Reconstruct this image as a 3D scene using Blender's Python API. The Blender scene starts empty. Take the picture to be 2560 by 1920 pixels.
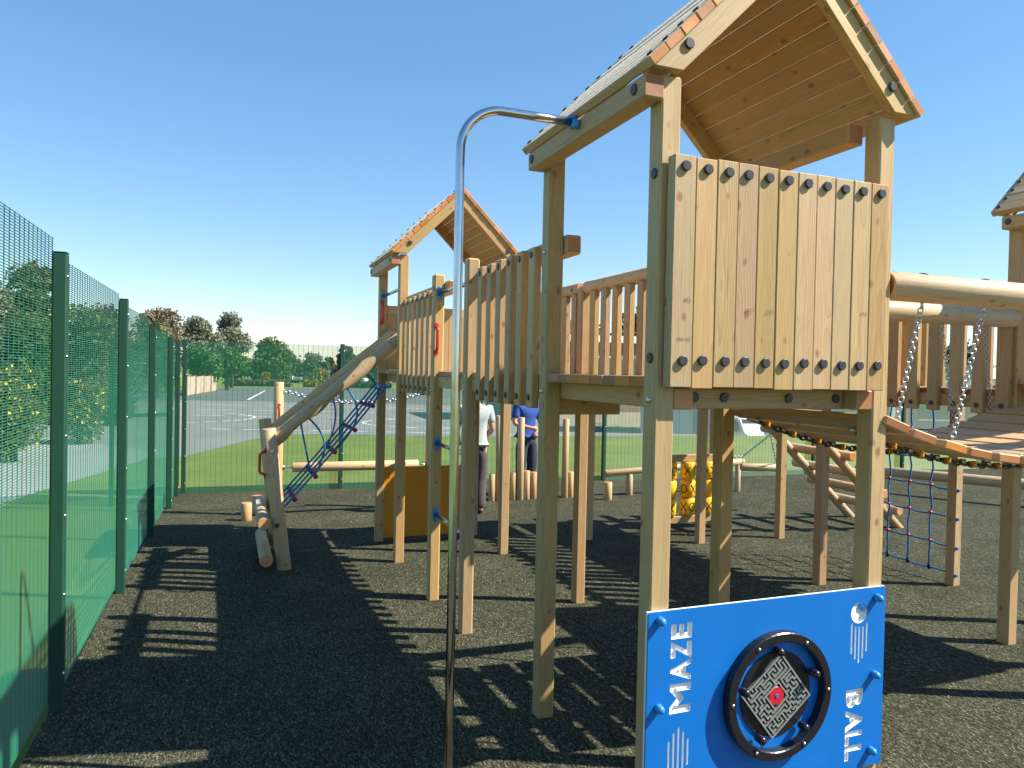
import bpy, bmesh, math, random
import numpy as np
from mathutils import Vector, Matrix
R = math.radians
random.seed(7); rng = np.random.default_rng(7)
sc = bpy.context.scene
C = sc.collection

# ------------------------------------------------------------------ camera
CAM = Vector((-1.5463, -2.4585, 1.8)); YAW, PIT, ROL, FPX = R(-21.1516), R(-0.9723), R(1.2054), 1839.09
fw = Vector((-math.sin(YAW)*math.cos(PIT), math.cos(YAW)*math.cos(PIT), math.sin(PIT)))
rt = Vector((math.cos(YAW), math.sin(YAW), 0)); up = rt.cross(fw)
r2 = rt*math.cos(ROL)+up*math.sin(ROL); u2 = -rt*math.sin(ROL)+up*math.cos(ROL)
cam = bpy.data.cameras.new('camera'); cam.sensor_width = 36; cam.lens = FPX/2560*36
cam.clip_start = 0.05; cam.clip_end = 6000
co = bpy.data.objects.new('camera', cam); C.objects.link(co)
co.matrix_world = Matrix(((r2.x, u2.x, -fw.x, CAM.x), (r2.y, u2.y, -fw.y, CAM.y), (r2.z, u2.z, -fw.z, CAM.z), (0, 0, 0, 1)))
sc.camera = co

# ------------------------------------------------------------------ light
LDIR = Vector((-.89, 0.44, -1.0)).normalized()          # the way the sunlight travels
elev = math.asin(-LDIR.z); azim = math.atan2(-LDIR.x, -LDIR.y)
w = bpy.data.worlds.new('World'); sc.world = w; w.use_nodes = True
nt = w.node_tree; nt.nodes.clear()
sky = nt.nodes.new('ShaderNodeTexSky'); sky.sky_type = 'NISHITA'; sky.sun_disc = False
sky.sun_elevation = elev; sky.sun_rotation = azim
sky.altitude = 0; sky.air_density = 1.0; sky.dust_density = 0.05; sky.ozone_density = 3.0
bg = nt.nodes.new('ShaderNodeBackground'); bg.inputs['Strength'].default_value = 0.15
wo = nt.nodes.new('ShaderNodeOutputWorld')
gm = nt.nodes.new('ShaderNodeGamma'); gm.inputs['Gamma'].default_value = .70; nt.links.new(sky.outputs[0], gm.inputs['Color'])
hs = nt.nodes.new('ShaderNodeHueSaturation'); hs.inputs['Saturation'].default_value = 1.4; hs.inputs['Hue'].default_value = .5
nt.links.new(gm.outputs[0], hs.inputs['Color']); nt.links.new(hs.outputs[0], bg.inputs[0]); nt.links.new(bg.outputs[0], wo.inputs[0])
sun = bpy.data.lights.new('sun', 'SUN'); sun.energy = 5.0; sun.angle = R(0.5); sun.color = (1.0, 0.93, 0.80)
so = bpy.data.objects.new('sun', sun); C.objects.link(so)
so.rotation_euler = LDIR.to_track_quat('-Z', 'Y').to_euler()
vs = sc.view_settings; vs.view_transform = 'Standard'; vs.look = 'None'; vs.gamma = 1; vs.use_curve_mapping = False
vs.exposure = 1.08

# ------------------------------------------------------------------ materials
MATS = {}
def newmat(name):
    m = bpy.data.materials.new(name); m.use_nodes = True
    n = m.node_tree.nodes; l = m.node_tree.links
    b = n['Principled BSDF']
    MATS[name] = m
    return m, n, l, b
def flat(name, col, rough=0.6, metal=0.0, bump=0.0, bscale=60, var=0.0, vscale=6, coat=0.0):
    m, n, l, b = newmat(name)
    b.inputs['Base Color'].default_value = (*col, 1); b.inputs['Roughness'].default_value = rough
    b.inputs['Metallic'].default_value = metal
    if coat: b.inputs['Coat Weight'].default_value = coat
    if var or bump:
        tc = n.new('ShaderNodeTexCoord')
        nz = n.new('ShaderNodeTexNoise'); nz.inputs['Scale'].default_value = vscale; nz.inputs['Detail'].default_value = 6
        l.new(tc.outputs['Object'], nz.inputs['Vector'])
        if var:
            mr = n.new('ShaderNodeMapRange'); mr.inputs['From Min'].default_value = .3; mr.inputs['From Max'].default_value = .7
            mr.inputs['To Min'].default_value = 1-var; mr.inputs['To Max'].default_value = 1+var
            l.new(nz.outputs[0], mr.inputs[0])
            mx = n.new('ShaderNodeVectorMath'); mx.operation = 'SCALE'; mx.inputs[0].default_value = col
            l.new(mr.outputs[0], mx.inputs['Scale']); l.new(mx.outputs[0], b.inputs['Base Color'])
            mr2 = n.new('ShaderNodeMapRange'); mr2.inputs['To Min'].default_value = rough-.08; mr2.inputs['To Max'].default_value = rough+.12
            l.new(nz.outputs[0], mr2.inputs[0]); l.new(mr2.outputs[0], b.inputs['Roughness'])
        if bump:
            n2 = n.new('ShaderNodeTexNoise'); n2.inputs['Scale'].default_value = bscale; n2.inputs['Detail'].default_value = 4
            l.new(tc.outputs['Object'], n2.inputs['Vector'])
            bp = n.new('ShaderNodeBump'); bp.inputs['Strength'].default_value = bump; bp.inputs['Distance'].default_value = .01
            l.new(n2.outputs[0], bp.inputs['Height']); l.new(bp.outputs[0], b.inputs['Normal'])
    return m
def mixcol(n, l, fac, a, b, mode='MIX'):
    mx = n.new('ShaderNodeMix'); mx.data_type = 'RGBA'; mx.blend_type = mode
    for s, v in ((0, fac), (6, a), (7, b)):
        if isinstance(v, (tuple, float, int)):
            mx.inputs[s].default_value = v if not isinstance(v, tuple) else (*v, 1)
        else: l.new(v, mx.inputs[s])
    return mx.outputs[2]
def math_(n, l, op, a, b=None, c=None):
    m = n.new('ShaderNodeMath'); m.operation = op
    for i, v in enumerate((a, b, c)):
        if v is None: continue
        if isinstance(v, (float, int)): m.inputs[i].default_value = v
        else: l.new(v, m.inputs[i])
    return m.outputs[0]
def wood(name, light, dark, tint_a, tint_b, endc, knot=1.0, rough=0.56):
    """timber: growth rings round a wandering pith along local z, fine fibre, knots, orange end grain"""
    m, n, l, b = newmat(name)
    tc = n.new('ShaderNodeTexCoord'); oi = n.new('ShaderNodeObjectInfo')
    sp = n.new('ShaderNodeCombineXYZ')
    for i, k in enumerate((37.0, 71.0, 113.0)): l.new(math_(n, l, 'MULTIPLY', oi.outputs['Random'], k), sp.inputs[i])
    add = n.new('ShaderNodeVectorMath'); l.new(tc.outputs['Object'], add.inputs[0]); l.new(sp.outputs[0], add.inputs[1])
    P = add.outputs[0]
    # warp
    mp = n.new('ShaderNodeMapping'); mp.inputs['Scale'].default_value = (4, 4, 1.6); l.new(P, mp.inputs[0])
    wn = n.new('ShaderNodeTexNoise'); wn.inputs['Scale'].default_value = 1.0; wn.inputs['Detail'].default_value = 3; l.new(mp.outputs[0], wn.inputs['Vector'])
    sx = n.new('ShaderNodeSeparateXYZ'); l.new(tc.outputs['Object'], sx.inputs[0])
    sc_ = n.new('ShaderNodeSeparateColor'); l.new(wn.outputs['Color'], sc_.inputs[0])
    def rnd(k): return math_(n, l, 'FRACT', math_(n, l, 'MULTIPLY', oi.outputs['Random'], k))
    px = math_(n, l, 'MULTIPLY', math_(n, l, 'SUBTRACT', rnd(13.7), .5), .12)
    py = math_(n, l, 'ADD', math_(n, l, 'MULTIPLY', math_(n, l, 'SUBTRACT', rnd(29.3), .5), .16), .02)
    X = math_(n, l, 'ADD', math_(n, l, 'SUBTRACT', sx.outputs[0], px), math_(n, l, 'MULTIPLY', math_(n, l, 'SUBTRACT', sc_.outputs[0], .5), .05))
    Y = math_(n, l, 'ADD', math_(n, l, 'SUBTRACT', sx.outputs[1], py), math_(n, l, 'MULTIPLY', math_(n, l, 'SUBTRACT', sc_.outputs[1], .5), .05))
    r = math_(n, l, 'SQRT', math_(n, l, 'ADD', math_(n, l, 'MULTIPLY', X, X), math_(n, l, 'MULTIPLY', Y, Y)))
    ring = math_(n, l, 'FRACT', math_(n, l, 'MULTIPLY', r, 140.0))
    ring = math_(n, l, 'POWER', ring, 3.0)
    mf = n.new('ShaderNodeMapping'); mf.inputs['Scale'].default_value = (330, 330, 7); l.new(P, mf.inputs[0])
    fn = n.new('ShaderNodeTexNoise'); fn.inputs['Scale'].default_value = 1; fn.inputs['Detail'].default_value = 3; l.new(mf.outputs[0], fn.inputs['Vector'])
    mb = n.new('ShaderNodeMapping'); mb.inputs['Scale'].default_value = (9, 9, 2.2); l.new(P, mb.inputs[0])
    bn = n.new('ShaderNodeTexNoise'); bn.inputs['Scale'].default_value = 1; bn.inputs['Detail'].default_value = 5; l.new(mb.outputs[0], bn.inputs['Vector'])
    sm = n.new('ShaderNodeMapRange'); sm.inputs['From Min'].default_value = .3; sm.inputs['From Max'].default_value = .7; l.new(bn.outputs[0], sm.inputs[0])
    col = mixcol(n, l, math_(n, l, 'MULTIPLY', ring, .72), light, dark)
    col = mixcol(n, l, math_(n, l, 'MULTIPLY', sm.outputs[0], .55), col, mixcol(n, l, rnd(5.1), tint_a, tint_b))
    hv = n.new('ShaderNodeHueSaturation'); l.new(col, hv.inputs['Color'])
    l.new(math_(n, l, 'ADD', math_(n, l, 'MULTIPLY', rnd(91.7), .24), .84), hv.inputs['Value'])
    l.new(math_(n, l, 'ADD', math_(n, l, 'MULTIPLY', rnd(47.9), .22), .88), hv.inputs['Saturation'])
    l.new(math_(n, l, 'ADD', math_(n, l, 'MULTIPLY', rnd(61.3), .018), .491), hv.inputs['Hue'])
    col = hv.outputs[0]
    fb = n.new('ShaderNodeMapRange'); fb.inputs['From Min'].default_value = .3; fb.inputs['From Max'].default_value = .7
    fb.inputs['To Min'].default_value = .86; fb.inputs['To Max'].default_value = 1.1; l.new(fn.outputs[0], fb.inputs[0])
    vm = n.new('ShaderNodeVectorMath'); vm.operation = 'SCALE'; l.new(col, vm.inputs[0]); l.new(fb.outputs[0], vm.inputs['Scale'])
    col = vm.outputs[0]
    # drying cracks along the grain and smudges of grime
    mc = n.new('ShaderNodeMapping'); mc.inputs['Scale'].default_value = (120, 120, 2.6); l.new(P, mc.inputs[0])
    cn = n.new('ShaderNodeTexNoise'); cn.inputs['Scale'].default_value = 1; cn.inputs['Detail'].default_value = 2; l.new(mc.outputs[0], cn.inputs['Vector'])
    ck = n.new('ShaderNodeMapRange'); ck.inputs['From Min'].default_value = .29; ck.inputs['From Max'].default_value = .25; l.new(cn.outputs[0], ck.inputs[0])
    col = mixcol(n, l, math_(n, l, 'MULTIPLY', ck.outputs[0], .6), col, (.13, .07, .028))
    gn = n.new('ShaderNodeTexNoise'); gn.inputs['Scale'].default_value = 7; gn.inputs['Detail'].default_value = 8; gn.inputs['Roughness'].default_value = .7; l.new(P, gn.inputs['Vector'])
    gk = n.new('ShaderNodeMapRange'); gk.inputs['From Min'].default_value = .58; gk.inputs['From Max'].default_value = .78; gk.inputs['To Max'].default_value = .38; l.new(gn.outputs[0], gk.inputs[0])
    col = mixcol(n, l, gk.outputs[0], col, (.24, .17, .10))
    # knots
    mk = n.new('ShaderNodeMapping'); mk.inputs['Scale'].default_value = (9.5, 9.5, 6.2); l.new(P, mk.inputs[0])
    vo = n.new('ShaderNodeTexVoronoi'); vo.inputs['Scale'].default_value = 1; vo.inputs['Randomness'].default_value = 1; l.new(mk.outputs[0], vo.inputs['Vector'])
    kn = n.new('ShaderNodeMapRange'); kn.inputs['From Min'].default_value = .085; kn.inputs['From Max'].default_value = .155
    kn.inputs['To Min'].default_value = .85*knot; kn.inputs['To Max'].default_value = 0; l.new(vo.outputs['Distance'], kn.inputs[0])
    col = mixcol(n, l, kn.outputs[0], col, (.27, .095, .034))
    # end grain
    sn = n.new('ShaderNodeSeparateXYZ'); l.new(tc.outputs['Normal'], sn.inputs[0])
    eg = math_(n, l, 'GREATER_THAN', math_(n, l, 'ABSOLUTE', sn.outputs[2]), .93)
    ecol = mixcol(n, l, math_(n, l, 'MULTIPLY', ring, .5), endc, tuple(c*.62 for c in endc))
    ev = n.new('ShaderNodeHueSaturation'); l.new(ecol, ev.inputs['Color']); l.new(math_(n, l, 'ADD', math_(n, l, 'MULTIPLY', rnd(17.3), .8), .55), ev.inputs['Value'])
    l.new(math_(n, l, 'ADD', math_(n, l, 'MULTIPLY', rnd(77.7), .4), .85), ev.inputs['Saturation'])
    col = mixcol(n, l, eg, col, ev.outputs[0])
    l.new(col, b.inputs['Base Color'])
    b.inputs['Roughness'].default_value = rough; b.inputs['Specular IOR Level'].default_value = .5
    b.inputs['Sheen Weight'].default_value = .22; b.inputs['Sheen Roughness'].default_value = .4
    bp = n.new('ShaderNodeBump'); bp.inputs['Strength'].default_value = .22; bp.inputs['Distance'].default_value = .004
    l.new(math_(n, l, 'ADD', fn.outputs[0], math_(n, l, 'MULTIPLY', ring, .4)), bp.inputs['Height']); l.new(bp.outputs[0], b.inputs['Normal'])
    return m
wood('timber', (.52, .335, .148), (.32, .175, .058), (.50, .30, .128), (.44, .305, .14), (.50, .18, .045))
wood('round_timber', (.56, .375, .185), (.43, .26, .105), (.54, .355, .165), (.49, .355, .18), (.52, .20, .055), knot=.8)
wood('weathered', (.36, .31, .27), (.24, .20, .17), (.33, .30, .27), (.40, .33, .27), (.4, .3, .2), knot=.3)
flat('cap', (.035, .035, .045), .42)
flat('bolt_steel', (.62, .62, .62), .3, 1.0)
flat('steel', (.60, .59, .60), .13, 1.0, var=.04, vscale=30)
flat('chain_steel', (.50, .50, .50), .34, 1.0)
flat('chain_dark', (.16, .15, .15), .4, 1.0)
flat('blue_plastic', (.015, .14, .42), .4)
flat('blue_skin', (.001, .15, .52), .4, var=.05, vscale=4, bump=.05, bscale=160)
flat('white_core', (.80, .80, .80), .5)
flat('black_plastic', (.014, .013, .018), .26)
flat('bright_blue', (.03, .24, .56), .35)
flat('red_plastic', (.55, .015, .025), .35)
flat('red_dark', (.30, .008, .03), .4)
flat('red_ball', (.55, .03, .06), .4)
flat('orange_panel', (.58, .225, .004), .45, var=.05, vscale=3)
flat('yellow_plastic', (.92, .50, .012), .38)
flat('blue_rope', (.016, .17, .42), .75, bump=.5, bscale=250)
flat('maze_grey', (.34, .35, .33), .4, .35)
flat('fence_green', (.002, .048, .026), .65, var=.06, vscale=5)
flat('mesh_green', (.013, .155, .088), .5)
flat('white_paint', (.75, .75, .73), .6, var=.15, vscale=2)
flat('skin', (.52, .27, .18), .5)
flat('hair', (.05, .03, .02), .7)
flat('grey_shirt', (.40, .45, .46), .85, bump=.3, bscale=18, var=.08, vscale=9)
flat('grey_trousers', (.085, .07, .072), .85, bump=.35, bscale=16, var=.15, vscale=10)
flat('blue_shirt', (.02, .07, .30), .85, bump=.3, bscale=18, var=.1, vscale=9)
flat('jeans', (.022, .032, .065), .85, bump=.35, bscale=16, var=.25, vscale=8)
flat('shoe', (.03, .03, .03), .6)
flat('pale_pink', (.60, .35, .28), .6)
flat('car_red', (.42, .02, .035), .3, coat=.5)
flat('car_white', (.70, .72, .74), .3, coat=.5)
flat('car_silver', (.42, .44, .47), .3, .3, coat=.5)
flat('glass', (.03, .05, .06), .08)
flat('tyre', (.02, .02, .02), .8)
flat('render_pink', (.52, .42, .40), .8, var=.06, vscale=1)
flat('panel_blue', (.17, .20, .27), .5, var=.05, vscale=2)
flat('roof_tile', (.42, .13, .07), .8, var=.2, vscale=3)
flat('sign_green', (.03, .16, .10), .5)
flat('cream_wall', (.55, .45, .33), .8, var=.12, vscale=1.5, bump=.3, bscale=8)
flat('orange_brick', (.38, .12, .06), .85, var=.15, vscale=3)
flat('bark', (.09, .065, .045), .9, bump=.6, bscale=14, var=.2)
flat('stamp_ink', (.10, .08, .07), .8)
flat('yellow_nut', (.60, .26, .01), .4)

def brickmat():
    m, n, l, b = newmat('brick')
    tc = n.new('ShaderNodeTexCoord'); bt = n.new('ShaderNodeTexBrick')
    bt.inputs['Color1'].default_value = (.28, .085, .055, 1); bt.inputs['Color2'].default_value = (.20, .07, .05, 1)
    bt.inputs['Mortar'].default_value = (.32, .27, .23, 1); bt.inputs['Scale'].default_value = 1.0
    bt.inputs['Brick Width'].default_value = .225; bt.inputs['Row Height'].default_value = .075; bt.inputs['Mortar Size'].default_value = .01
    mp = n.new('ShaderNodeMapping'); mp.inputs['Rotation'].default_value = (R(90), 0, 0)
    l.new(tc.outputs['Object'], mp.inputs[0]); l.new(mp.outputs[0], bt.inputs['Vector']); l.new(bt.outputs[0], b.inputs['Base Color'])
    b.inputs['Roughness'].default_value = .85
brickmat()

def rubber():
    m, n, l, b = newmat('rubber_mulch')
    tc = n.new('ShaderNodeTexCoord')
    def noise(s, d=2, r=.5):
        z = n.new('ShaderNodeTexNoise'); z.inputs['Scale'].default_value = s; z.inputs['Detail'].default_value = d; z.inputs['Roughness'].default_value = r
        l.new(tc.outputs['Object'], z.inputs['Vector']); return z.outputs[0]
    # shreds: stretched voronoi cells turned two ways
    cols = []
    for k, rot in enumerate((R(35), R(-50))):
        mp = n.new('ShaderNodeMapping'); mp.inputs['Rotation'].default_value = (0, 0, rot); mp.inputs['Scale'].default_value = (150, 52, 60)
        l.new(tc.outputs['Object'], mp.inputs[0])
        v = n.new('ShaderNodeTexVoronoi'); v.inputs['Scale'].default_value = 1; l.new(mp.outputs[0], v.inputs['Vector']); cols.append(v)
    pick = math_(n, l, 'GREATER_THAN', noise(90), .5)
    vcol = mixcol(n, l, pick, cols[0].outputs['Color'], cols[1].outputs['Color'])
    sp = n.new('ShaderNodeSeparateColor'); l.new(vcol, sp.inputs[0])
    cr = n.new('ShaderNodeValToRGB'); e = cr.color_ramp.elements
    e[0].position = 0; e[0].color = (.016, .017, .012, 1); e[1].position = 1; e[1].color = (.30, .29, .20, 1)
    for p_, c_ in ((.35, (.040, .042, .028)), (.62, (.072, .074, .047)), (.86, (.118, .117, .075)), (.96, (.19, .185, .12))):
        x = cr.color_ramp.elements.new(p_); x.color = (*c_, 1)
    l.new(sp.outputs[0], cr.inputs[0])
    big = n.new('ShaderNodeMapRange'); big.inputs['From Min'].default_value = .35; big.inputs['From Max'].default_value = .65
    big.inputs['To Min'].default_value = .82; big.inputs['To Max'].default_value = 1.15; l.new(noise(1.3, 6, .65), big.inputs[0])
    vm = n.new('ShaderNodeVectorMath'); vm.operation = 'SCALE'; l.new(cr.outputs[0], vm.inputs[0]); l.new(big.outputs[0], vm.inputs['Scale'])
    l.new(vm.outputs[0], b.inputs['Base Color'])
    b.inputs['Roughness'].default_value = .8; b.inputs['Specular IOR Level'].default_value = .05
    hd = math_(n, l, 'ADD', math_(n, l, 'MULTIPLY', sp.outputs[1], .8), math_(n, l, 'MULTIPLY', noise(70, 4, .7), 1.2))
    bp = n.new('ShaderNodeBump'); bp.inputs['Strength'].default_value = .9; bp.inputs['Distance'].default_value = .012
    l.new(hd, bp.inputs['Height']); l.new(bp.outputs[0], b.inputs['Normal'])
rubber()

def grass_mat():
    m, n, l, b = newmat('grass')
    tc = n.new('ShaderNodeTexCoord')
    def noise(s, d, sc3=(1, 1, 1)):
        mp = n.new('ShaderNodeMapping'); mp.inputs['Scale'].default_value = sc3; l.new(tc.outputs['Object'], mp.inputs[0])
        z = n.new('ShaderNodeTexNoise'); z.inputs['Scale'].default_value = s; z.inputs['Detail'].default_value = d; z.inputs['Roughness'].default_value = .65
        l.new(mp.outputs[0], z.inputs['Vector']); return z.outputs[0]
    cr = n.new('ShaderNodeValToRGB'); e = cr.color_ramp.elements
    e[0].position = .3; e[0].color = (.10, .135, .018, 1); e[1].position = .72; e[1].color = (.26, .28, .05, 1)
    x = cr.color_ramp.elements.new(.52); x.color = (.17, .205, .032, 1)
    l.new(math_(n, l, 'ADD', math_(n, l, 'MULTIPLY', noise(.7, 6), .55), math_(n, l, 'MULTIPLY', noise(26, 4), .45)), cr.inputs[0])
    l.new(cr.outputs[0], b.inputs['Base Color']); b.inputs['Roughness'].default_value = .8; b.inputs['Specular IOR Level'].default_value = .2
    bp = n.new('ShaderNodeBump'); bp.inputs['Strength'].default_value = .9; bp.inputs['Distance'].default_value = .03
    l.new(noise(45, 5), bp.inputs['Height']); l.new(bp.outputs[0], b.inputs['Normal'])
grass_mat()
def tarmac(name, c, k):
    m, n, l, b = newmat(name)
    tc = n.new('ShaderNodeTexCoord')
    z = n.new('ShaderNodeTexNoise'); z.inputs['Scale'].default_value = .35; z.inputs['Detail'].default_value = 8; l.new(tc.outputs['Object'], z.inputs['Vector'])
    z2 = n.new('ShaderNodeTexNoise'); z2.inputs['Scale'].default_value = 60; z2.inputs['Detail'].default_value = 2; l.new(tc.outputs['Object'], z2.inputs['Vector'])
    s = math_(n, l, 'ADD', math_(n, l, 'MULTIPLY', z.outputs[0], .6), math_(n, l, 'ADD', math_(n, l, 'MULTIPLY', z2.outputs[0], .5), .45))
    vm = n.new('ShaderNodeVectorMath'); vm.operation = 'SCALE'; vm.inputs[0].default_value = c; l.new(s, vm.inputs['Scale'])
    l.new(vm.outputs[0], b.inputs['Base Color']); b.inputs['Roughness'].default_value = .85
tarmac('tarmac_light', (.205, .195, .19), 1)
tarmac('tarmac_dark', (.10, .11, .108), 1)
tarmac('path_grey', (.27, .26, .268), 1)
def leafmat(name, cols, trans=.25):
    m, n, l, b = newmat(name)
    g = n.new('ShaderNodeNewGeometry'); cr = n.new('ShaderNodeValToRGB'); e = cr.color_ramp.elements
    e[0].color = (*cols[0], 1); e[1].color = (*cols[-1], 1)
    for i, c in enumerate(cols[1:-1]):
        x = cr.color_ramp.elements.new((i+1)/(len(cols)-1)); x.color = (*c, 1)
    l.new(g.outputs['Random Per Island'], cr.inputs[0]); l.new(cr.outputs[0], b.inputs['Base Color'])
    b.inputs['Roughness'].default_value = .6; b.inputs['Specular IOR Level'].default_value = .25
    tr = n.new('ShaderNodeBsdfTranslucent'); l.new(cr.outputs[0], tr.inputs[0])
    mx = n.new('ShaderNodeMixShader'); mx.inputs[0].default_value = trans
    l.new(b.outputs[0], mx.inputs[1]); l.new(tr.outputs[0], mx.inputs[2]); l.new(mx.outputs[0], n['Material Output'].inputs[0])
leafmat('leaf_dark', [(.04, .06, .026), (.072, .10, .042), (.115, .14, .062)])  # far-tree leaf colours are lightened, painting in some distance haze
leafmat('leaf_mid', [(.055, .085, .03), (.10, .14, .046), (.165, .20, .07)])
leafmat('leaf_bright', [(.045, .10, .024), (.08, .165, .038), (.13, .22, .06)])
leafmat('leaf_olive', [(.07, .075, .028), (.12, .13, .05), (.18, .175, .08)])
leafmat('leaf_grey_haze', [(.12, .14, .095), (.20, .215, .15), (.29, .285, .20)])  # grey-green leaves, lifted most: air haze is put into the colour
leafmat('leaf_rust', [(.15, .12, .075), (.22, .165, .10), (.20, .19, .11)])
leafmat('leaf_purple', [(.09, .06, .055), (.14, .09, .08), (.17, .12, .10)])
leafmat('leaf_yellow', [(.32, .20, .02), (.22, .17, .03), (.42, .27, .03)])
leafmat('petal_yellow', [(.75, .58, .03), (.85, .70, .06)])
leafmat('twig', [(.10, .085, .07), (.15, .12, .10), (.07, .065, .05)], .05)

# ------------------------------------------------------------------ helpers
WM = {}                                                   # world matrix of every empty
def thing(name, loc, label, cat, group=None, rotz=0):
    o = bpy.data.objects.new(name, None); C.objects.link(o)
    M = Matrix.Translation(Vector(loc)) @ Matrix.Rotation(rotz, 4, 'Z')
    o.matrix_basis = M; o.empty_display_size = .2; WM[o.name] = M
    o['label'] = label; o['category'] = cat
    if group: o['group'] = group
    return o
def place(name, me, parent, M, label=None, kind=None):
    o = bpy.data.objects.new(name, me); C.objects.link(o)
    if parent is not None:
        o.parent = parent; o.matrix_basis = WM[parent.name].inverted() @ M
    else: o.matrix_basis = M
    WM[o.name] = M
    if label: o['label'] = label
    if kind: o['kind'] = kind
    return o
def tag(o, label, cat, group=None):
    o['label'] = label; o['category'] = cat
    if group: o['group'] = group
    return o
def frame(p0, p1, xd=(1, 0, 0)):
    p0, p1 = Vector(p0), Vector(p1); z = (p1-p0).normalized(); x = Vector(xd); x = x-z*x.dot(z)
    if x.length < 1e-5: x = Vector((0, 1, 0)); x = x-z*x.dot(z)
    x.normalize(); y = z.cross(x)
    return Matrix(((x.x, y.x, z.x, p0.x), (x.y, y.y, z.y, p0.y), (x.z, y.z, z.z, p0.z), (0, 0, 0, 1))), (p1-p0).length
CACHE = {}
def fin(bm, name, mat, smooth=False):
    me = bpy.data.meshes.new(name); bmesh.ops.recalc_face_normals(bm, faces=bm.faces); bm.to_mesh(me); bm.free()
    mats = mat if isinstance(mat, (list, tuple)) else [mat]
    for m in mats: me.materials.append(MATS[m])
    if smooth: me.polygons.foreach_set('use_smooth', [True]*len(me.polygons))
    return me
def boxmesh(w_, d_, l_, mat, bev=.004):
    k = ('b', round(w_, 3), round(d_, 3), round(l_, 3), mat, bev)
    if k not in CACHE:
        bm = bmesh.new(); bmesh.ops.create_cube(bm, size=1)
        for v in bm.verts: v.co = Vector((v.co.x*w_, v.co.y*d_, (v.co.z+.5)*l_))
        if bev: bmesh.ops.bevel(bm, geom=list(bm.edges), offset=bev, segments=1, affect='EDGES', profile=.5)
        CACHE[k] = fin(bm, 'timber_piece', mat)
    return CACHE[k]
def cylmesh(r, l_, mat, seg=20, ch=.006, r2_=None):
    k = ('c', round(r, 4), round(l_, 3), mat, seg, ch, r2_)
    if k not in CACHE:
        q = r if r2_ is None else r2_; ch = min(ch, l_*.4, r*.5)
        prof = [(r-ch, 0), (r, ch), (q, l_-ch), (q-ch, l_)]
        bm = bmesh.new(); rows = []
        for rr, z in prof: rows.append([bm.verts.new((rr*math.cos(2*math.pi*i/seg), rr*math.sin(2*math.pi*i/seg), z)) for i in range(seg)])
        for a, b_ in zip(rows, rows[1:]):
            for i in range(seg): bm.faces.new((a[i], a[(i+1) % seg], b_[(i+1) % seg], b_[i]))
        bm.faces.new(rows[0][::-1]); bm.faces.new(rows[-1])
        me = fin(bm, 'round_piece', mat)
        for p in me.polygons: p.use_smooth = len(p.vertices) == 4
        CACHE[k] = me
    return CACHE[k]
def bar(name, parent, p0, p1, w_, d_, xd=(1, 0, 0), mat='timber', bev=.004, label=None):
    M, L = frame(p0, p1, xd); return place(name, boxmesh(w_, d_, L, mat, bev), parent, M, label)
def log(name, parent, p0, p1, r, mat='round_timber', seg=20, ch=.006, r2_=None, label=None):
    M, L = frame(p0, p1); return place(name, cylmesh(r, L, mat, seg, ch, r2_), parent, M, label)
def cap(parent, p, n_, r=.02, h=.012, mat='cap', name='bolt_cap'):
    p = Vector(p); n_ = Vector(n_).normalized(); M, _ = frame(p, p+n_); return place(name, cylmesh(r, h, mat, 14 if r < .03 else 36, .003), parent, M)
def tubemesh(pts, r, mat, seg=6, closed=False):
    bm = bmesh.new(); pts = [Vector(p) for p in pts]; rows = []; N = len(pts)
    ref = Vector((0, 0, 1)); n0 = None
    for i, p in enumerate(pts):
        if closed: t = pts[(i+1) % N]-pts[i-1]
        else: t = pts[min(i+1, N-1)]-pts[max(i-1, 0)]
        t.normalize()
        if n0 is None:
            n0 = t.cross(ref)
            if n0.length < .1: n0 = t.cross(Vector((1, 0, 0)))
        n0 = (n0-t*n0.dot(t)).normalized(); b_ = t.cross(n0)
        rows.append([bm.verts.new(p+(n0*math.cos(2*math.pi*k/seg)+b_*math.sin(2*math.pi*k/seg))*r) for k in range(seg)])
    for i in range(N if closed else N-1):
        a, c = rows[i], rows[(i+1) % N]
        for k in range(seg): bm.faces.new((a[k], a[(k+1) % seg], c[(k+1) % seg], c[k]))
    if not closed: bm.faces.new(rows[0][::-1]); bm.faces.new(rows[-1])
    return fin(bm, 'tube', mat, True)
def tube(name, parent, pts, r, mat, seg=6, label=None):
    o_ = Vector(pts[0]); return place(name, tubemesh([Vector(p)-o_ for p in pts], r, mat, seg), parent, Matrix.Translation(o_), label)
def ball(name, parent, p, r, mat, sx=(1, 1, 1)):
    k = ('s', r, mat, sx)
    if k not in CACHE:
        bm = bmesh.new(); bmesh.ops.create_uvsphere(bm, u_segments=12, v_segments=8, radius=r)
        for v in bm.verts: v.co = Vector((v.co.x*sx[0], v.co.y*sx[1], v.co.z*sx[2]))
        CACHE[k] = fin(bm, 'ball', mat, True)
    return place(name, CACHE[k], parent, Matrix.Translation(Vector(p)))
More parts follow.
